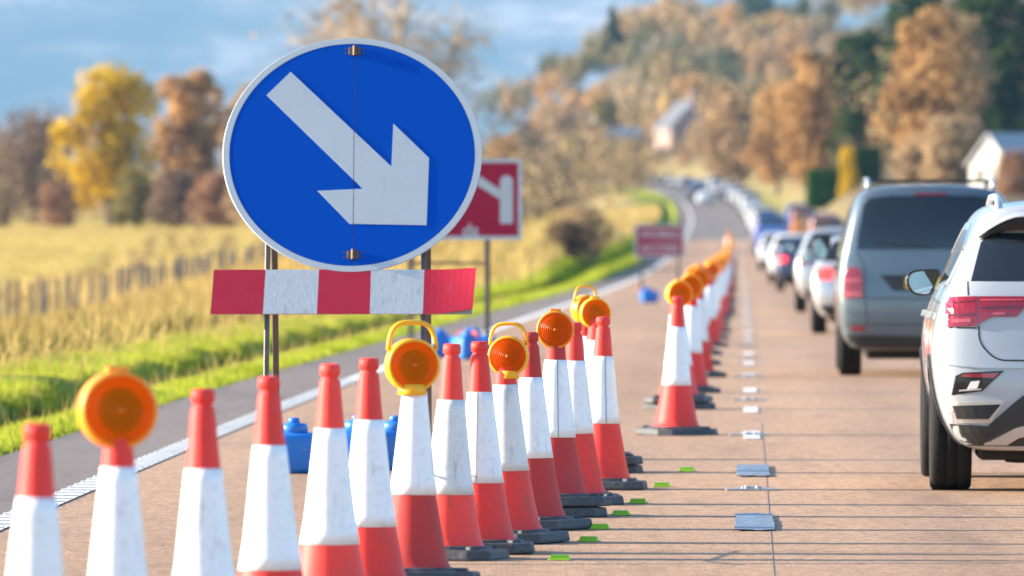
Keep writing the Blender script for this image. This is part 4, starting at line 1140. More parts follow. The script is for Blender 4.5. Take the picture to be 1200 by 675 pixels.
ballast(bx(562, 102.4), 102.4, -.2, 'blue ballast tank at right foot of the red arrow sign', 1.05)
ballast(bx(762, 200.5), 199.0, .2, 'small blue ballast tank at left foot of the distant red works sign', 1.1)
ballast(bx(790, 200.5), 199.5, 1.2, 'small blue ballast tank at right foot of the distant red works sign', 1.0)

# ------------------------------------------------------------------ red works signs
def text_mesh(s, size, align='CENTER'):
    cu = bpy.data.curves.new('lettering', 'FONT'); cu.body = s; cu.size = size; cu.align_x = align; cu.extrude = 0.0015; cu.offset = size * .02
    tmp = bpy.data.objects.new('tmp', cu); col.objects.link(tmp)
    dg = bpy.context.evaluated_depsgraph_get()
    me = bpy.data.meshes.new_from_object(tmp.evaluated_get(dg))
    bpy.data.objects.remove(tmp); bpy.data.curves.remove(cu)
    me.transform(Matrix.Rotation(R(90), 4, 'X'))
    me.materials.clear()
    return me
def rect(x0, x1, z0, z1): return [(x0, z0), (x1, z0), (x1, z1), (x0, z1)]
def red_sign(name, loc, rz, w, z0, z1, legs, label):
    t = empty(name, loc, rz); tag(t, label, 'sign')
    obj('panel', prism_mesh(rect(-w / 2 + .02, w / 2 - .02, z0 + .02, z1 - .02), 0, .012), M['works_red'], t)
    for q in (rect(-w / 2, w / 2, z1 - .045, z1), rect(-w / 2, w / 2, z0, z0 + .045), rect(-w / 2, -w / 2 + .045, z0 + .046, z1 - .046), rect(w / 2 - .045, w / 2, z0 + .046, z1 - .046)):
        obj('border', prism_mesh(q, -.004, .014), M['sign_white'], t)
    for x in legs:
        obj('leg', box_mesh((x, .03, (z1 - .05) / 2), (.035, .03, z1 - .05), bev=.003, seg=1), M['steel'], t)
        a = Vector((x + .03, .05, z1 - .1)); b = Vector((x + .035, .95, 0)); d = b - a
        bm = bmesh.new(); add_box(bm, (a + b) / 2, (.03, .03, d.length), d.to_track_quat('Z', 'X').to_matrix(), .003, 1)
        obj('leg', bm_mesh(bm), M['steel'], t)
    obj('crossbar', box_mesh(((legs[0] + legs[1]) / 2, .055, z0 - .27), (legs[1] - legs[0], .018, .03), bev=.003, seg=1), M['steel'], t)
    obj('crossbar', box_mesh(((legs[0] + legs[1]) / 2, .055, (z0 + z1) / 2), (legs[1] - legs[0], .018, .03), bev=.003, seg=1), M['steel'], t)
    return t
D1 = 103.0
s1 = red_sign('lane_diagram_sign', RP(bx(536, D1), D1), 0.0, 1.50, 1.37, 2.31, (-.56, .33), 'red sign with white lane diagram partly behind the blue disc')
zo = 1.65 - float(road_z(D1))
def q1(px, py): return ((px - 536) / 101.0, zo - (py - 243) / 101.0)
bar = [q1(586, 262), q1(601, 262)] + [q1(593.5 + 7.5 * math.cos(a), 213 - 7.5 * math.sin(a)) for a in np.linspace(0, math.pi, 9)] + [q1(586, 240)]
obj('lane_bar', prism_mesh(bar, -.004, -.0005), M['sign_white'], s1)
dg_ = [q1(585.6, 222), q1(585.6, 233.5), q1(559, 217), q1(559, 207), q1(563, 207)]
obj('lane_branch', prism_mesh(dg_, -.004, -.0005), M['sign_white'], s1)
tm = text_mesh('ds', .21, 'RIGHT'); o = obj('lettering', tm, M['sign_white'], s1); xx, zz = q1(561, 277); o.location = (xx, -.003, zz)
D2 = 200.0
s2 = red_sign('works_sign', RP(bx(773, D2), D2), 0.0, 1.12, 1.02, 1.76, (-.42, .42), 'small distant red sign reading WORKS ACCESS beside the bend')
for w_, zz in (('WORKS', 1.46), ('ACCESS', 1.14)):
    o = obj('lettering', text_mesh(w_, .25), M['sign_white'], s2); o.location = (0, -.003, zz)
obj('divider', prism_mesh(rect(-.5, .5, 1.385, 1.395), -.004, -.0005), M['sign_white'], s2)

# ------------------------------------------------------------------ vehicles
TC = (0.5, 0.0, -0.5)
def body_mesh(stations, crown=0.03, rear_bulge=0.06, front_bulge=0.10, sub=2):
    """stations: rear to front, each a list of N (x, y, z) from floor edge to roof edge (right half); closed shell, smoothed"""
    N = len(stations[0]); bm = bmesh.new(); loops = []; right = []; left = []; tops = []; bots = []
    for k, st in enumerate(stations):
        rb = -rear_bulge if k == 0 else (-rear_bulge * .5 if k == 1 else (front_bulge if k == len(stations) - 1 else 0))
        Rv = [bm.verts.new(p) for p in st]; Lv = [bm.verts.new((-p[0], p[1], p[2])) for p in st]
        top = [bm.verts.new((st[-1][0] * t, st[-1][1] + rb * (1 - t * t), st[-1][2] + crown * (1 - t * t))) for t in TC]
        bot = [bm.verts.new((st[0][0] * t, st[0][1] + rb * (1 - t * t), st[0][2])) for t in TC]
        loops.append(Rv + top + Lv[::-1] + bot[::-1]); right.append(Rv); left.append(Lv); tops.append(top); bots.append(bot)
    for a, b in zip(loops, loops[1:]):
        n = len(a)
        for i in range(n): bm.faces.new((a[i], b[i], b[(i + 1) % n], a[(i + 1) % n]))
    for k, bulge in ((0, -rear_bulge), (len(stations) - 1, front_bulge)):
        st = stations[k]; rows = []
        for i in range(N):
            if i == 0: inner = bots[k]
            elif i == N - 1: inner = tops[k]
            else: inner = [bm.verts.new((st[i][0] * t, st[i][1] + bulge * (1 - t * t), st[i][2])) for t in TC]
            rows.append([right[k][i]] + inner + [left[k][i]])
        for a, b in zip(rows, rows[1:]):
            for i in range(4): bm.faces.new((a[i], a[i + 1], b[i + 1], b[i]))
    bmesh.ops.recalc_face_normals(bm, faces=bm.faces)
    me = bm_mesh(bm)
    o = bpy.data.objects.new('tmp', me); col.objects.link(o)
    md = o.modifiers.new('s', 'SUBSURF'); md.levels = sub; md.render_levels = sub
    dg = bpy.context.evaluated_depsgraph_get()
    out = bpy.data.meshes.new_from_object(o.evaluated_get(dg))
    bpy.data.objects.remove(o); bpy.data.meshes.remove(me)
    out.polygons.foreach_set('use_smooth', [True] * len(out.polygons))
    return out

def bvh_of(me):
    vs = [v.co.copy() for v in me.vertices]; return BVHTree.FromPolygons(vs, [list(p.vertices) for p in me.polygons])

def panel(bvh, poly, off=0.004, thick=0.012, step=0.05, axis='y', side=1, flat=None):
    """outline laid onto the body: (x,z) seen from behind, or (y,z) seen from a side"""
    pts = []
    n = len(poly)
    for i in range(n):
        a, b = Vector(poly[i]), Vector(poly[(i + 1) % n]); m = max(1, int((b - a).length / step))
        for k in range(m): pts.append(a.lerp(b, k / m))
    no = len(pts); edges = [(i, (i + 1) % no) for i in range(no)]
    xs = [p.x for p in pts]; zs = [p.y for p in pts]
    allp = list(pts)
    for x in np.arange(min(xs) + step * .5, max(xs), step):
        for z in np.arange(min(zs) + step * .5, max(zs), step):
            allp.append(Vector((x, z)))
    V, E, F, *_ = delaunay_2d_cdt(allp, edges, [], 1, 1e-6)
    def hit(p):
        if axis == 'y':
            h = bvh.ray_cast(Vector((p.x, -6, p.y)), Vector((0, 1, 0)))
            return (h[0].y if h[0] else None)
        h = bvh.ray_cast(Vector((6 * side, p.x, p.y)), Vector((-side, 0, 0)))
        return (h[0].x * side if h[0] else None)
    dep = [hit(p) for p in V]
    good = [d for d in dep if d is not None]
    fb = (max(good) if axis == 'y' else min(good)) if good else 0
    bm = bmesh.new(); A, B = [], []
    for p, d in zip(V, dep):
        d = fb if d is None else d
        if flat is not None: d = flat
        if axis == 'y':
            A.append(bm.verts.new((p.x, d - off, p.y))); B.append(bm.verts.new((p.x, d - off + thick, p.y)))
        else:
            A.append(bm.verts.new((side * (d + off), p.x, p.y))); B.append(bm.verts.new((side * (d + off - thick), p.x, p.y)))
    cnt = {}
    for f in F:
        bm.faces.new([A[i] for i in f]); bm.faces.new([B[i] for i in f][::-1])
        for i in range(len(f)):
            e = (f[i], f[(i + 1) % len(f)]); cnt[e] = 1
    for (a, b) in list(cnt):
        if (b, a) not in cnt: bm.faces.new((A[a], B[a], B[b], A[b]))
    bmesh.ops.recalc_face_normals(bm, faces=bm.faces)
    return bm_mesh(bm)

def ribbon(pts, w):
    L_, R_ = [], []
    P_ = [Vector(p) for p in pts]
    for i, p in enumerate(P_):
        t = (P_[min(i + 1, len(P_) - 1)] - P_[max(i - 1, 0)]).normalized(); n = Vector((-t.y, t.x)) * w / 2
        L_.append(tuple(p + n)); R_.append(tuple(p - n))
    return L_ + R_[::-1]
def smooth(pts, n=5, closed=False):
    P_ = [Vector(p) for p in pts]; out = []; m = len(P_)
    for i in range(m if closed else m - 1):
        g = (lambda k: P_[k % m]) if closed else (lambda k: P_[max(0, min(m - 1, k))])
        p0, p1, p2, p3 = g(i - 1), g(i), g(i + 1), g(i + 2)
        for k in range(n):
            t = k / n
            out.append(tuple(0.5 * ((2 * p1) + (p2 - p0) * t + (2 * p0 - 5 * p1 + 4 * p2 - p3) * t * t + (3 * p1 - p0 - 3 * p2 + p3) * t ** 3)))
    if not closed: out.append(tuple(P_[-1]))
    return out
def mir(poly): return [(-x, z) for x, z in poly][::-1]

WH = {}
def wheel_meshes(r, w):
    if (r, w) in WH: return WH[(r, w)]
    h = w / 2
    bm = bmesh.new()
    add_lathe(bm, [(r * .66, -h * .82), (r * .80, -h * .98), (r * .93, -h), (r * .985, -h * .88), (r, -h * .6), (r, -h * .32), (r * .985, -h * .30), (r * .985, -h * .24), (r, -h * .22), (r, h * .22), (r * .985, h * .24), (r * .985, h * .30), (r, h * .32), (r, h * .6), (r * .985, h * .88), (r * .93, h), (r * .80, h * .98), (r * .66, h * .82)], 40, 'X')
    ty = bm_mesh(bm)
    bm = bmesh.new()
    add_lathe(bm, [(r * .67, -h * .8), (r * .64, -h * .75), (r * .60, -h * .3), (r * .60, h * .6), (r * .67, h * .8)], 32, 'X', cap=False)
    for k in range(10):
        a = 2 * math.pi * k / 10
        add_box(bm, (-h * .62, math.cos(a) * r * .36, math.sin(a) * r * .36), (h * .22, r * .56, r * .10), Matrix.Rotation(a, 3, 'X'), .004, 1)
    add_lathe(bm, [(r * .14, -h * .5), (r * .14, -h * .8), (r * .10, -h * .84)], 16, 'X')
    ri = bm_mesh(bm)
    ty.polygons.foreach_set('use_smooth', [True] * len(ty.polygons))
    ty.materials.append(M['tyre']); ri.materials.append(M['rim'])
    WH[(r, w)] = (ty, ri)
    return WH[(r, w)]
def wheels(t, r, w, cx_, ys):
    ty, ri = wheel_meshes(r, w)
    for y in ys:
        for s in (-1, 1):
            o = obj('wheel', ty, None, t); o.location = (s * cx_, y, r - .004)
            q = obj('rim', ri, None, o)
            if s > 0: o.rotation_euler.z = math.pi

def mirror_part(t, side, x, y, z, w, h, paint, cap='gloss_black'):
    prof = [(-.50, .27), (-.27, .48), (.32, .52), (.46, .38), (.25, -.35), (.09, -.52), (-.30, -.46), (-.50, -.10)]; prof = smooth(prof, 3, True)   # outer edge at the left
    def ring(k, dz=0.0): return [(side * (x - px_ * w * k), z + pz * h * k + dz) for px_, pz in prof]
    bm = bmesh.new(); n = len(prof)
    rings = [[bm.verts.new((p[0], yy, p[1])) for p in ring(k)] for yy, k in ((y - .052, .93), (y - .045, 1.0), (y + .0, 1.0), (y + .05, .82), (y + .075, .5))]
    for A_, B_ in zip(rings, rings[1:]):
        for i in range(n): bm.faces.new((A_[i], A_[(i + 1) % n], B_[(i + 1) % n], B_[i]))
    bm.faces.new(rings[0]); bm.faces.new(rings[-1]); bmesh.ops.recalc_face_normals(bm, faces=bm.faces)
    o = obj('mirror', bm_mesh(bm), M[cap], t)
    bm = bmesh.new(); g = ring(.84); cxm = sum(p[0] for p in g) / n
    A_ = [bm.verts.new((p[0], y - .0545 + .10 * side * (p[0] - cxm) * -.5 + .03 * (p[1] - z), p[1])) for p in g]; B_ = [bm.verts.new((v.co.x, y - .049, v.co.z)) for v in A_]
    bm.faces.new(A_); bm.faces.new(B_[::-1])
    for i in range(n): bm.faces.new((A_[i], A_[(i + 1) % n], B_[(i + 1) % n], B_[i]))
    bmesh.ops.recalc_face_normals(bm, faces=bm.faces)
    obj('mirror_glass', bm_mesh(bm), M['mirror'], o)
    obj('mirror_arm', box_mesh((side * (x - w * .55), y + .02, z - h * .42), (w * .5, .05, .035), bev=.012), M['black_plastic'], o)

# --- the white crossover in front
def crossover():
    D = 50.55
    X0 = 3.29
    t = empty('crossover_car', RP(X0 - float(road_x(D)), D), heading(D))
    tag(t, 'white crossover car cut off by the right edge, seen from behind', 'car')
    prof = [(.60, .24), (.745, .255), (.845, .42), (.895, .66), (.900, .90), (.850, 1.08), (.780, 1.20), (.675, 1.46), (.605, 1.60), (.50, 1.635)]
    yr = [.10, .05, .0, -.01, .03, .035, .10, .33, .40, .43]
    S = []
    S.append([(x * (.93 if i < 7 else .975), y, z) for i, ((x, z), y) in enumerate(zip(prof, yr))])
    S.append([(x * .988, y + .13, z) for (x, z), y in zip(prof, yr)])
    S.append([(x, y + .34, z) for (x, z), y in zip(prof, yr)])
    def flat(y, w=1.0, dz=0.0, top=None):
        q = [(x * w, y, z + (dz if i > 6 else 0)) for i, (x, z) in enumerate(prof)]
        if top:
            for i, (x, z) in top.items(): q[i] = (x, y, z)
        return q
    S += [flat(1.05, 1.0, .012), flat(1.8, 1.01, .025), flat(2.5, 1.01, .01), flat(2.9, 1.0, 0, {7: (.70, 1.42), 8: (.61, 1.50), 9: (.5, 1.53)}),
          flat(3.3, 1.0, 0, {6: (.80, 1.10), 7: (.72, 1.13), 8: (.60, 1.15), 9: (.45, 1.17)}), flat(3.85, .98, 0, {5: (.82, .98), 6: (.78, 1.02), 7: (.70, 1.04), 8: (.60, 1.05), 9: (.45, 1.06)}),
          flat(4.12, .90, 0, {4: (.80, .80), 5: (.76, .88), 6: (.72, .92), 7: (.66, .93), 8: (.58, .94), 9: (.45, .94)})]
    me = body_mesh(S, crown=.035, rear_bulge=.055); me.materials.append(M['paint_pearl'])
    body = obj('body', me, None, t)
    b = bvh_of(me)
    def P_(name, poly, mat, off=.004, thick=.012, par=None, step=.05, both=True):
        r_ = []
        for q in ((poly, mir(poly)) if both else (poly,)):
            r_.append(obj(name, panel(b, q, off, thick, step), M[mat], par or t))
        return r_
    # rear screen, spoiler
    obj('rear_window', panel(b, [(-.672, 1.212), (.672, 1.212), (.612, 1.43), (.56, 1.485), (-.56, 1.485), (-.612, 1.43)], .004, .012), M['glass'], t)
    bm = bmesh.new()
    for k, (pz, py) in enumerate(((1.50, .17), (1.545, .16))): pass
    cs = []
    for u in np.linspace(-1, 1, 25):
        a = abs(u); x = u * .615
        zt = 1.585 - .02 * a - .115 * max(0, (a - .62) / .38) ** 1.6; zb = zt - .070 * (1 - .75 * max(0, (a - .62) / .38)) ; y0 = .20 + .13 * a ** 3
        cs.append([bm.verts.new(p) for p in ((x, y0, zt), (x, y0 - .004, zt - .012), (x, y0 + .012, zb), (x, y0 + .20, zb - .005), (x, y0 + .26, zt + .01))])
    for a, c in zip(cs, cs[1:]):
        for i in range(5): bm.faces.new((a[i], a[(i + 1) % 5], c[(i + 1) % 5], c[i]))
    bm.faces.new(cs[0][::-1]); bm.faces.new(cs[-1]); bmesh.ops.recalc_face_normals(bm, faces=bm.faces)
    obj('spoiler', bm_mesh(bm), M['gloss_black'], t)
    bm = bmesh.new(); cs = []
    for u in np.linspace(-1, 1, 25):
        a = abs(u); x = u * .625
        zt = 1.600 - .015 * a - .11 * max(0, (a - .62) / .38) ** 1.6; y0 = .185 + .13 * a ** 3
        cs.append([bm.verts.new(p) for p in ((x, y0, zt - .014), (x, y0 + .01, zt + .002), (x, y0 + .26, zt + .035), (x, y0 + .26, zt - .02))])
    for a, c in zip(cs, cs[1:]):
        for i in range(4): bm.faces.new((a[i], a[(i + 1) % 4], c[(i + 1) % 4], c[i]))
    bm.faces.new(cs[0][::-1]); bm.faces.new(cs[-1]); bmesh.ops.recalc_face_normals(bm, faces=bm.faces)
    obj('spoiler_lip', bm_mesh(bm), M['paint_pearl'], t, True)
    obj('brake_light', box_mesh((0, .192, 1.548), (.34, .02, .018), bev=.004), M['tail'], t)
    # tail lamps in two pieces
    outer = [(-.818, 1.108), (-.79, 1.122), (-.639, 1.126), (-.639, .957), (-.822, .950)]
    inner = [(-.632, 1.126), (-.372, 1.126), (-.335, 1.104), (-.415, 1.01), (-.554, 1.01), (-.627, .972), (-.632, .96)]
    for q in (outer, inner):
        for q2 in (q, mir(q)):
            o = obj('tail_lamp', panel(b, q2, .012, .02, .03), M['tail'], t)
    def lampbits(s):
        f = (lambda q: q) if s < 0 else mir
        for q, m_ in (([(-.785, .975), (-.675, .980), (-.675, .998), (-.783, .995)], 'tail_light'), ([(-.555, 1.020), (-.488, 1.020), (-.476, 1.034), (-.545, 1.034)], 'tail_light'),
                      ([(-.80, 1.01), (-.66, 1.018), (-.66, 1.03), (-.80, 1.022)], 'tail_dark'), ([(-.775, 1.085), (-.66, 1.095), (-.66, 1.105), (-.775, 1.095)], 'tail_dark'),
                      ([(-.62, 1.055), (-.40, 1.062), (-.39, 1.074), (-.62, 1.068)], 'tail_dark'), ([(-.62, 1.10), (-.38, 1.102), (-.375, 1.110), (-.62, 1.110)], 'tail_light')):
            obj('lamp_strip', panel(b, f(q), .0145, .01, .03), M[m_], t)
    lampbits(-1); lampbits(1)
    # tailgate seam
    seam = [(-.690, 1.21), (-.688, 1.13)]; seam2 = [(-.629, .955), (-.625, .88), (-.59, .82), (-.52, .768), (-.40, .76), (0, .758)]
    for sm in (seam, seam2):
        sm = smooth(sm)
        for q in (ribbon(sm, .009), mir(ribbon(sm, .009))): obj('panel_gap', panel(b, q, .0015, .006, .04), M['gap'], t)
    obj('panel_gap', panel(b, ribbon([(-.80, .945), (-.64, .945)], .007), .0015, .006), M['gap'], t)
    # bumper: fog lamp unit, air slots, black lower half, silver skid
    P_('bumper_crease', ribbon([(-.86, .742), (-.60, .722), (-.30, .722), (0, .722)], .012), 'paint_pearl', .010, .016)
    fog = [(-.762, .672), (-.722, .690), (-.488, .702), (-.612, .585), (-.785, .562)]
    for q in P_('fog_lamp', fog, 'gloss_black', .006, .014): pass
    P_('fog_lens', [(-.735, .668), (-.715, .682), (-.515, .690), (-.545, .660)], 'tail', .012, .010)
    P_('reverse_lens', [(-.70, .595), (-.64, .600), (-.625, .645), (-.675, .640)], 'clear_lens', .010, .008)
    P_('reverse_lens', [(-.745, .583), (-.62, .592), (-.615, .600), (-.742, .592)], 'satin', .011, .008)
    slot = [(-.780, .500), (-.505, .510), (-.575, .425), (-.755, .425)]
    P_('air_slot_frame', [(-.800, .518), (-.480, .530), (-.562, .404), (-.765, .400)], 'satin', .008, .014)
    P_('air_slot', slot, 'gap', .012, .012)
    low = [(-.850, .400), (-.58, .385), (-.43, .52), (-.25, .66), (.25, .66), (.43, .52), (.58, .385), (.850, .400), (.80, .33), (.735, .27), (-.735, .27), (-.80, .33)]
    obj('lower_bumper', panel(b, low, .010, .02), M['black_plastic'], t)
    P_('skid_plate', [(-.60, .275), (-.42, .375), (-.30, .405), (0, .41), (0, .345), (-.28, .345), (-.40, .318), (-.47, .275)], 'satin', .020, .02)
    P_('bumper_flank', [(-.875, .50), (-.80, .515), (-.785, .52), (-.775, .395), (-.845, .405)], 'satin', .004, .012)
    obj('number_plate', panel(b, rect(-.26, .26, .80, .91), .012, .01), M['plate'], t)
    obj('badge', panel(b, [(.06 * math.cos(a), 1.05 + .06 * math.sin(a)) for a in np.linspace(0, 2 * math.pi, 24, endpoint=False)], .014, .01), M['chrome'], t)
    bm = bmesh.new(); add_lathe(bm, [(.030, -.5), (.085, -.46), (.09, -.4), (.09, .4), (.085, .46), (.030, .5)], 16, 'X', (0, .55, .25)); add_box(bm, (0, .35, .29), (1.1, .3, .10), bev=.04)
    obj('silencer', bm_mesh(bm), M['black_plastic'], t)
    obj('underbody', box_mesh((0, 2.0, .24), (1.25, 3.2, .12), bev=.03), M['gap'], t)
    # sides
    for s in (-1, 1):
        win = [(.95, 1.215), (2.75, 1.17), (2.62, 1.36), (2.2, 1.50), (1.2, 1.50), (.72, 1.40)]
        obj('side_window', panel(b, win, .003, .010, .06, 'x', s), M['glass'], t)
        obj('window_trim', panel(b, ribbon([(.66, 1.40), (1.2, 1.528), (2.2, 1.528), (2.66, 1.37)], .025), .006, .012, .06, 'x', s), M['chrome'], t)
        obj('window_trim', panel(b, ribbon([(.66, 1.39), (.92, 1.195), (2.8, 1.15)], .018), .006, .012, .06, 'x', s), M['chrome'], t)
        obj('door_gap', panel(b, ribbon([(1.05, 1.2), (1.10, .75), (1.35, .45), (1.4, .32)], .008), .0015, .006, .05, 'x', s), M['gap'], t)
        obj('door_gap', panel(b, ribbon([(1.98, 1.18), (1.98, .32)], .008), .0015, .006, .05, 'x', s), M['gap'], t)
        obj('door_gap', panel(b, ribbon([(2.98, 1.13), (2.92, .32)], .008), .0015, .006, .05, 'x', s), M['gap'], t)
        for y in (1.22, 2.16):
            o = obj('door_handle', panel(b, [(y, .99), (y + .20, .985), (y + .20, 1.02), (y, 1.025)], .035, .03, .05, 'x', s), M['chrome'], t)
        for yc in (.74, 3.33):
            arc = [(yc + .415 * math.cos(a), .335 + .415 * math.sin(a)) for a in np.linspace(-.15, math.pi + .15, 20)]
            obj('arch_trim', panel(b, ribbon(arc, .07), .012, .02, .05, 'x', s), M['black_plastic'], t)
            obj('wheel_well', panel(b, [(yc + .38 * math.cos(a), .335 + .38 * math.sin(a)) for a in np.linspace(-.1, math.pi + .1, 20)], .002, .006, .06, 'x', s), M['gap'], t)
        obj('sill', panel(b, rect(1.2, 2.9, .29, .42), .014, .02, .06, 'x', s), M['black_plastic'], t)
        obj('roof_rail', tube_mesh([(s * .50, .50, 1.60), (s * .50, .56, 1.645), (s * .50, .70, 1.672), (s * .50, 1.2, 1.695), (s * .50, 2.2, 1.690), (s * .50, 2.55, 1.655), (s * .50, 2.62, 1.60)], [.022, .024, .022, .020, .020, .020, .018], 10), M['satin'], t, True)
        mirror_part(t, s, .885, 2.92, 1.18, .205, .155, 'paint_pearl')
        obj('indicator', box_mesh((s * .985, 2.90, 1.19), (.02, .05, .045), bev=.006), M['chrome'], t)
    wheels(t, .338, .235, .775, (.74, 3.33))
    return t
crossover()

# --- the grey people carrier
def van():
    D = 88.9
    t = empty('van', RP(4.2 - float(road_x(D)), D), heading(D)); tag(t, 'grey van with dark rear window and roof rails ahead of the white crossover', 'van')
    prof = [(.66, .26), (.84, .29), (.915, .46), (.945, .80), (.93, 1.10), (.885, 1.30), (.83, 1.55), (.765, 1.76), (.69, 1.86), (.56, 1.90)]
    yr = [.10, .05, 0, 0, .04, .05, .10, .17, .22, .28]
    S = [[(x * .95, y, z) for (x, z), y in zip(prof, yr)], [(x * .992, y + .10, z) for (x, z), y in zip(prof, yr)], [(x, y + .28, z) for (x, z), y in zip(prof, yr)]]
    def flat(y, w=1.0, top=None):
        q = [(x * w, y, z) for x, z in prof]
        for i, p in (top or {}).items(): q[i] = (p[0], y, p[1])
        return q
    S += [flat(1.2), flat(2.6, 1.005), flat(3.6), flat(3.95, 1, {7: (.78, 1.62), 8: (.7, 1.70), 9: (.55, 1.73)}), flat(4.35, .98, {5: (.88, 1.15), 6: (.83, 1.18), 7: (.76, 1.2), 8: (.68, 1.22), 9: (.5, 1.23)}), flat(4.85, .93, {4: (.84, .9), 5: (.8, .96), 6: (.76, 1.0), 7: (.7, 1.02), 8: (.6, 1.03), 9: (.5, 1.03)})]
    me = body_mesh(S, crown=.03, rear_bulge=.05); me.materials.append(M['paint_grey']); obj('body', me, None, t); b = bvh_of(me)
    obj('rear_window', panel(b, [(-.745, 1.275), (.745, 1.275), (.735, 1.40), (.675, 1.72), (.62, 1.79), (.4, 1.815), (-.4, 1.815), (-.62, 1.79), (-.675, 1.72), (-.735, 1.40)], .004, .012), M['glass'], t)
    obj('brake_light', panel(b, rect(-.16, .16, 1.822, 1.840), .010, .01), M['tail'], t)
    for f in (lambda q: q, mir):
        lm = obj('tail_lamp', panel(b, f([(-.875, 1.03), (-.855, 1.08), (-.80, 1.10), (-.74, 1.095), (-.70, 1.06), (-.685, .98), (-.685, .80), (-.70, .785), (-.862, .785), (-.885, .80)]), .014, .03, .04), M['tail'], t)
        obj('lamp_strip', panel(b, f(rect(-.86, -.70, .81, .85)), .018, .01, .04), M['tail_light'], lm)
        obj('lamp_strip', panel(b, f(rect(-.865, -.70, .95, .985)), .018, .01, .04), M['tail_light'], lm)
        obj('reflector', panel(b, f(rect(-.80, -.66, .462, .506)), .010, .01, .04), M['tail'], t)
        obj('panel_gap', panel(b, f(ribbon([(-.745, 1.26), (-.665, 1.09), (-.665, .79), (-.64, .52)], .009)), .0015, .006), M['gap'], t)
    obj('plate_recess', panel(b, [(-.52, 1.025), (.52, 1.025), (.40, .86), (-.38, .86)], .002, .008), M['black_plastic'], t)
    obj('number_plate', panel(b, rect(-.26, .26, .885, .995), .012, .01), M['plate'], t)
    obj('tailgate_handle', panel(b, rect(-.50, .50, 1.02, 1.045), .014, .016), M['paint_grey'], t)
    obj('panel_gap', panel(b, ribbon([(-.66, .79), (0, .78), (.66, .79)], .010), .0015, .006), M['gap'], t)
    obj('panel_gap', panel(b, ribbon([(-.90, .53), (0, .52), (.90, .53)], .010), .0015, .006), M['gap'], t)
    obj('lower_bumper', panel(b, [(-.90, .42), (0, .40), (.90, .42), (.80, .285), (.62, .265), (-.62, .265), (-.80, .285)], .010, .02), M['black_plastic'], t)
    obj('wiper', panel(b, ribbon([(.0, 1.29), (-.15, 1.31), (-.55, 1.36)], .02), .02, .012), M['black_plastic'], t)
    obj('underbody', box_mesh((0, 2.5, .24), (1.3, 4.2, .14), bev=.03), M['gap'], t)
    obj('roof_bar', box_mesh((0, 1.1, 1.965), (1.36, .07, .03), bev=.01), M['black_plastic'], t)
    obj('roof_bar', box_mesh((0, 2.4, 1.965), (1.36, .07, .03), bev=.01), M['black_plastic'], t)
    for s in (-1, 1):
        obj('roof_rail', tube_mesh([(s * .63, .42, 1.89), (s * .63, .50, 1.955), (s * .63, .7, 1.975), (s * .63, 3.0, 1.975), (s * .63, 3.2, 1.90)], .024, 8), M['satin'], t, True)
        for y0, y1 in ((.6, 1.6), (1.7, 2.75), (2.85, 3.75)):
            obj('side_window', panel(b, [(y0, 1.27), (y1, 1.27), (y1 - (.25 if y1 > 3.5 else 0), 1.70), (y0, 1.70)], .003, .01, .08, 'x', s), M['glass'], t)
        for y0 in (1.65, 2.8): obj('door_gap', panel(b, ribbon([(y0, 1.78), (y0, .35)], .01), .0015, .006, .08, 'x', s), M['gap'], t)
        obj('door_handle', panel(b, rect(2.9, 3.1, 1.05, 1.09), .03, .025, .06, 'x', s), M['paint_grey'], t)
        for yc in (.98, 3.98):
            obj('wheel_well', panel(b, [(yc + .40 * math.cos(a), .34 + .40 * math.sin(a)) for a in np.linspace(0, math.pi, 18)], .002, .006, .07, 'x', s), M['gap'], t)
        mirror_part(t, s, 1.06, 3.72, 1.27, .20, .24, 'paint_grey', 'black_plastic')
    wheels(t, .335, .225, .80, (.98, 3.98))
van()

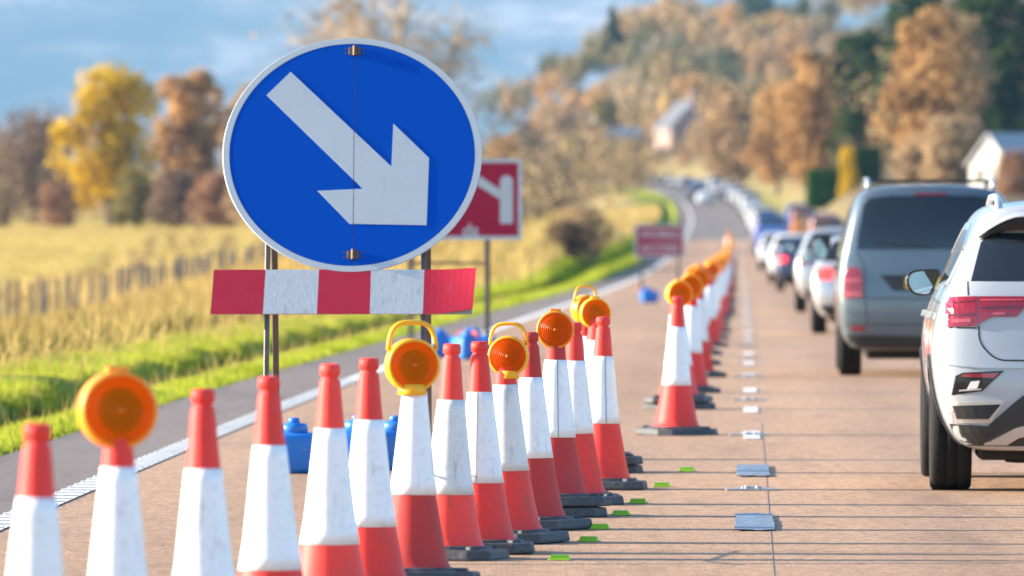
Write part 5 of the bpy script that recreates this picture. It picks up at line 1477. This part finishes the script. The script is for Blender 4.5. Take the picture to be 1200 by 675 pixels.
# --- cars further up the queue: two body types, copied and repainted
def plain_car(kind):
    t = empty(kind)
    if kind == 'hatchback_car':
        prof = [(.60, .22), (.74, .25), (.83, .42), (.875, .62), (.88, .82), (.84, .96), (.79, 1.04), (.68, 1.28), (.60, 1.40), (.48, 1.44)]
        yr = [.10, .05, 0, 0, .04, .08, .16, .42, .52, .58]; L_ = 4.15
    elif kind == 'estate_car':
        prof = [(.62, .24), (.78, .27), (.87, .46), (.91, .70), (.91, .92), (.87, 1.06), (.82, 1.16), (.72, 1.42), (.64, 1.56), (.50, 1.60)]
        yr = [.10, .05, 0, 0, .03, .05, .10, .26, .34, .40]; L_ = 4.5
    else:
        prof = [(.66, .28), (.86, .32), (.93, .6), (.955, .95), (.95, 1.25), (.93, 1.5), (.90, 1.75), (.86, 2.05), (.80, 2.2), (.62, 2.26)]
        yr = [.06, .03, 0, 0, .01, .02, .03, .05, .07, .10]; L_ = 5.2
    zr = prof[-1][1]; zb = prof[6][1]
    S = [[(x * .94, y, z) for (x, z), y in zip(prof, yr)], [(x * .99, y + .12, z) for (x, z), y in zip(prof, yr)], [(x, y + .34, z) for (x, z), y in zip(prof, yr)]]
    def flat(y, w=1.0, cut=0.0):
        q = []
        for i, (x, z) in enumerate(prof):
            if cut and i >= 6: z = zb - .02 + (z - zb) * (1 - cut); x = x + (.74 - x) * cut * .4 if x < .74 else x
            q.append((x * w, y, z))
        return q
    S += [flat(L_ * .3), flat(L_ * .5), flat(L_ * .62, 1, .08), flat(L_ * .76, .99, .82), flat(L_ * .92, .96, .88), flat(L_, .88, .97)]
    me = body_mesh(S, .03, .06); me.materials.append(M['paint_silver']); obj('body', me, None, t); b = bvh_of(me)
    w6 = prof[6][0]; w8 = prof[8][0]
    obj('rear_window', panel(b, [(-w6 + .08, zb + .03), (w6 - .08, zb + .03), (w8 - .04, zr - .10), (w8 - .12, zr - .07), (-w8 + .12, zr - .07), (-w8 + .04, zr - .10)], .004, .012, .08), M['glass'], t)
    for f in (lambda q: q, mir):
        obj('tail_lamp', panel(b, f([(-prof[4][0] + .07, zb - .08), (-prof[4][0] + .34, zb - .07), (-prof[4][0] + .30, zb - .25), (-prof[4][0] + .06, zb - .24)]), .012, .02, .06), M['tail'], t)
    obj('lower_bumper', panel(b, [(-.80, .42), (.80, .42), (.70, .25), (-.70, .25)], .01, .02, .1), M['black_plastic'], t)
    obj('number_plate', panel(b, rect(-.26, .26, .66, .77), .012, .01, .1), M['plate'], t)
    obj('underbody', box_mesh((0, L_ / 2, .24), (1.2, L_ * .8, .14), bev=.03), M['gap'], t)
    for s in (-1, 1):
        obj('side_window', panel(b, [(.75, zb + .03), (L_ * .62, zb + .03), (L_ * .56, zr - .14), (.85, zr - .14)], .003, .01, .1, 'x', s), M['glass'], t)
        for yc in (.78, L_ - .85):
            obj('wheel_well', panel(b, [(yc + .36 * math.cos(a), .32 + .36 * math.sin(a)) for a in np.linspace(0, math.pi, 14)], .002, .006, .1, 'x', s), M['gap'], t)
        mirror_part(t, s, w6 + .12, L_ * .66, zb + .06, .19, .14, 'x', 'black_plastic')
    wheels(t, .32, .21, prof[3][0] - .13, (.78, L_ - .85))
    return t
protos = {k: plain_car(k) for k in ('hatchback_car', 'estate_car', 'panel_van')}
kids = kid_map(None)
used = set()
def put_car(kind, D, off, paint, label, cat='car', group='vehicles queuing in the right lane', rz=None, lit=False):
    p_ = protos[kind]
    c = p_ if kind not in used else copy_tree(p_, kids)
    used.add(kind)
    c.location = RP(off, D); c.rotation_euler.z = heading(D) if rz is None else rz
    for o in col.objects:
        if o.parent == c and o.name.split('.')[0] in ('body', 'tail_lamp'):
            o.material_slots[0].link = 'OBJECT'
            o.material_slots[0].material = M[paint] if o.name.startswith('body') else M['brake' if lit else 'tail']
    tag(c, label, cat, group)
    return c
Q = [('hatchback_car', 130, 1.80, 'paint_silver', 'silver hatchback almost hidden behind the left flank of the grey van', 'car', True),
     ('estate_car', 171, 1.83, 'paint_silver', 'silver estate car two ahead of the grey van', 'car', False),
     ('hatchback_car', 250, 1.75, 'paint_navy', 'navy blue hatchback with lit tail lamps, three ahead of the van', 'car', True),
     ('estate_car', 292, 1.7, 'paint_white', 'white estate car just beyond the navy hatchback', 'car', False),
     ('hatchback_car', 336, 1.8, 'paint_silver', 'pale silver hatchback two beyond the navy hatchback', 'car', True),
     ('estate_car', 384, 1.6, 'paint_white', 'white car midway up the queue', 'car', False),
     ('hatchback_car', 430, 1.8, 'paint_red', 'red hatchback in the blurred queue', 'car', True),
     ('panel_van', 486, 1.7, 'paint_blue', 'blue van near the far end of the queue', 'van', False),
     ('hatchback_car', 540, 1.6, 'paint_black', 'black car at the far end of the cone line', 'car', True),
     ('panel_van', 610, 1.8, 'paint_white', 'white van beyond the end of the cone line', 'van', False)]
for kind, D, off, paint, label, cat, lit in Q: put_car(kind, D, off, paint, label, cat, lit=lit)
# works vehicles drawn up on the right
WV = [('panel_van', 440, 4.3, 'paint_orange', 'orange works van on the verge right of the queue'),
      ('panel_van', 520, 4.9, 'paint_blue', 'blue works van on the verge behind the orange van'),
      ('panel_van', 600, 4.4, 'paint_orange', 'farther orange works van between two blue ones'),
      ('panel_van', 680, 4.6, 'paint_blue', 'farthest blue works van on the verge')]
for kind, D, off, paint, label in WV: put_car(kind, D, off, paint, label, 'van', 'works vans parked on the right verge')
# traffic on the climb and the bend
names = {'paint_white': 'white', 'paint_silver': 'silver', 'paint_navy': 'dark blue', 'paint_black': 'black', 'paint_red': 'red', 'paint_blue': 'blue'}
D = 655.0
for k in range(34):
    kind = ['estate_car', 'hatchback_car', 'panel_van', 'estate_car', 'hatchback_car'][(k * 3 + k // 4) % 5]
    paint = ['paint_white', 'paint_silver', 'paint_navy', 'paint_white', 'paint_blue', 'paint_white', 'paint_silver', 'paint_red'][(k * 5 + k // 3) % 8]
    put_car(kind, D, 1.85 + random.uniform(-.2, .2), paint, 'tiny %s %s on the far climb, %s of the distant queue' % (names[paint], {'estate_car': 'estate', 'hatchback_car': 'hatchback', 'panel_van': 'van'}[kind], ordinal(k + 1)), 'van' if 'van' in kind else 'car', 'traffic on the distant climb')
    D += random.uniform(20, 34)
put_car('panel_van', 1010, -2.2, 'paint_navy', 'dark blue van coming down the far hill left of the road', 'van', 'oncoming traffic', rz=math.pi + heading(1010))
put_car('hatchback_car', 960, -2.0, 'paint_white', 'white car leading the dark blue van down the far hill', 'car', 'oncoming traffic', rz=math.pi + heading(960))

# ------------------------------------------------------------------ the air: far things fade to blue
bm = bmesh.new(); add_box(bm, (0, 9900, 640), (20000, 20200, 1340)); hz_me = bm_mesh(bm)
hm = bpy.data.materials.new('haze'); hm.use_nodes = True
hm.node_tree.nodes.clear()
out = hm.node_tree.nodes.new('ShaderNodeOutputMaterial'); pv = hm.node_tree.nodes.new('ShaderNodeVolumePrincipled')
pv.inputs['Color'].default_value = (0.34, 0.64, 1.0, 1); pv.inputs['Density'].default_value = HAZE; pv.inputs['Anisotropy'].default_value = 0.0
hm.node_tree.links.new(pv.outputs[0], out.inputs['Volume'])
hz = obj('haze', hz_me, hm); tag(hz, 'thin blue autumn haze in the air', 'haze', kind='stuff')
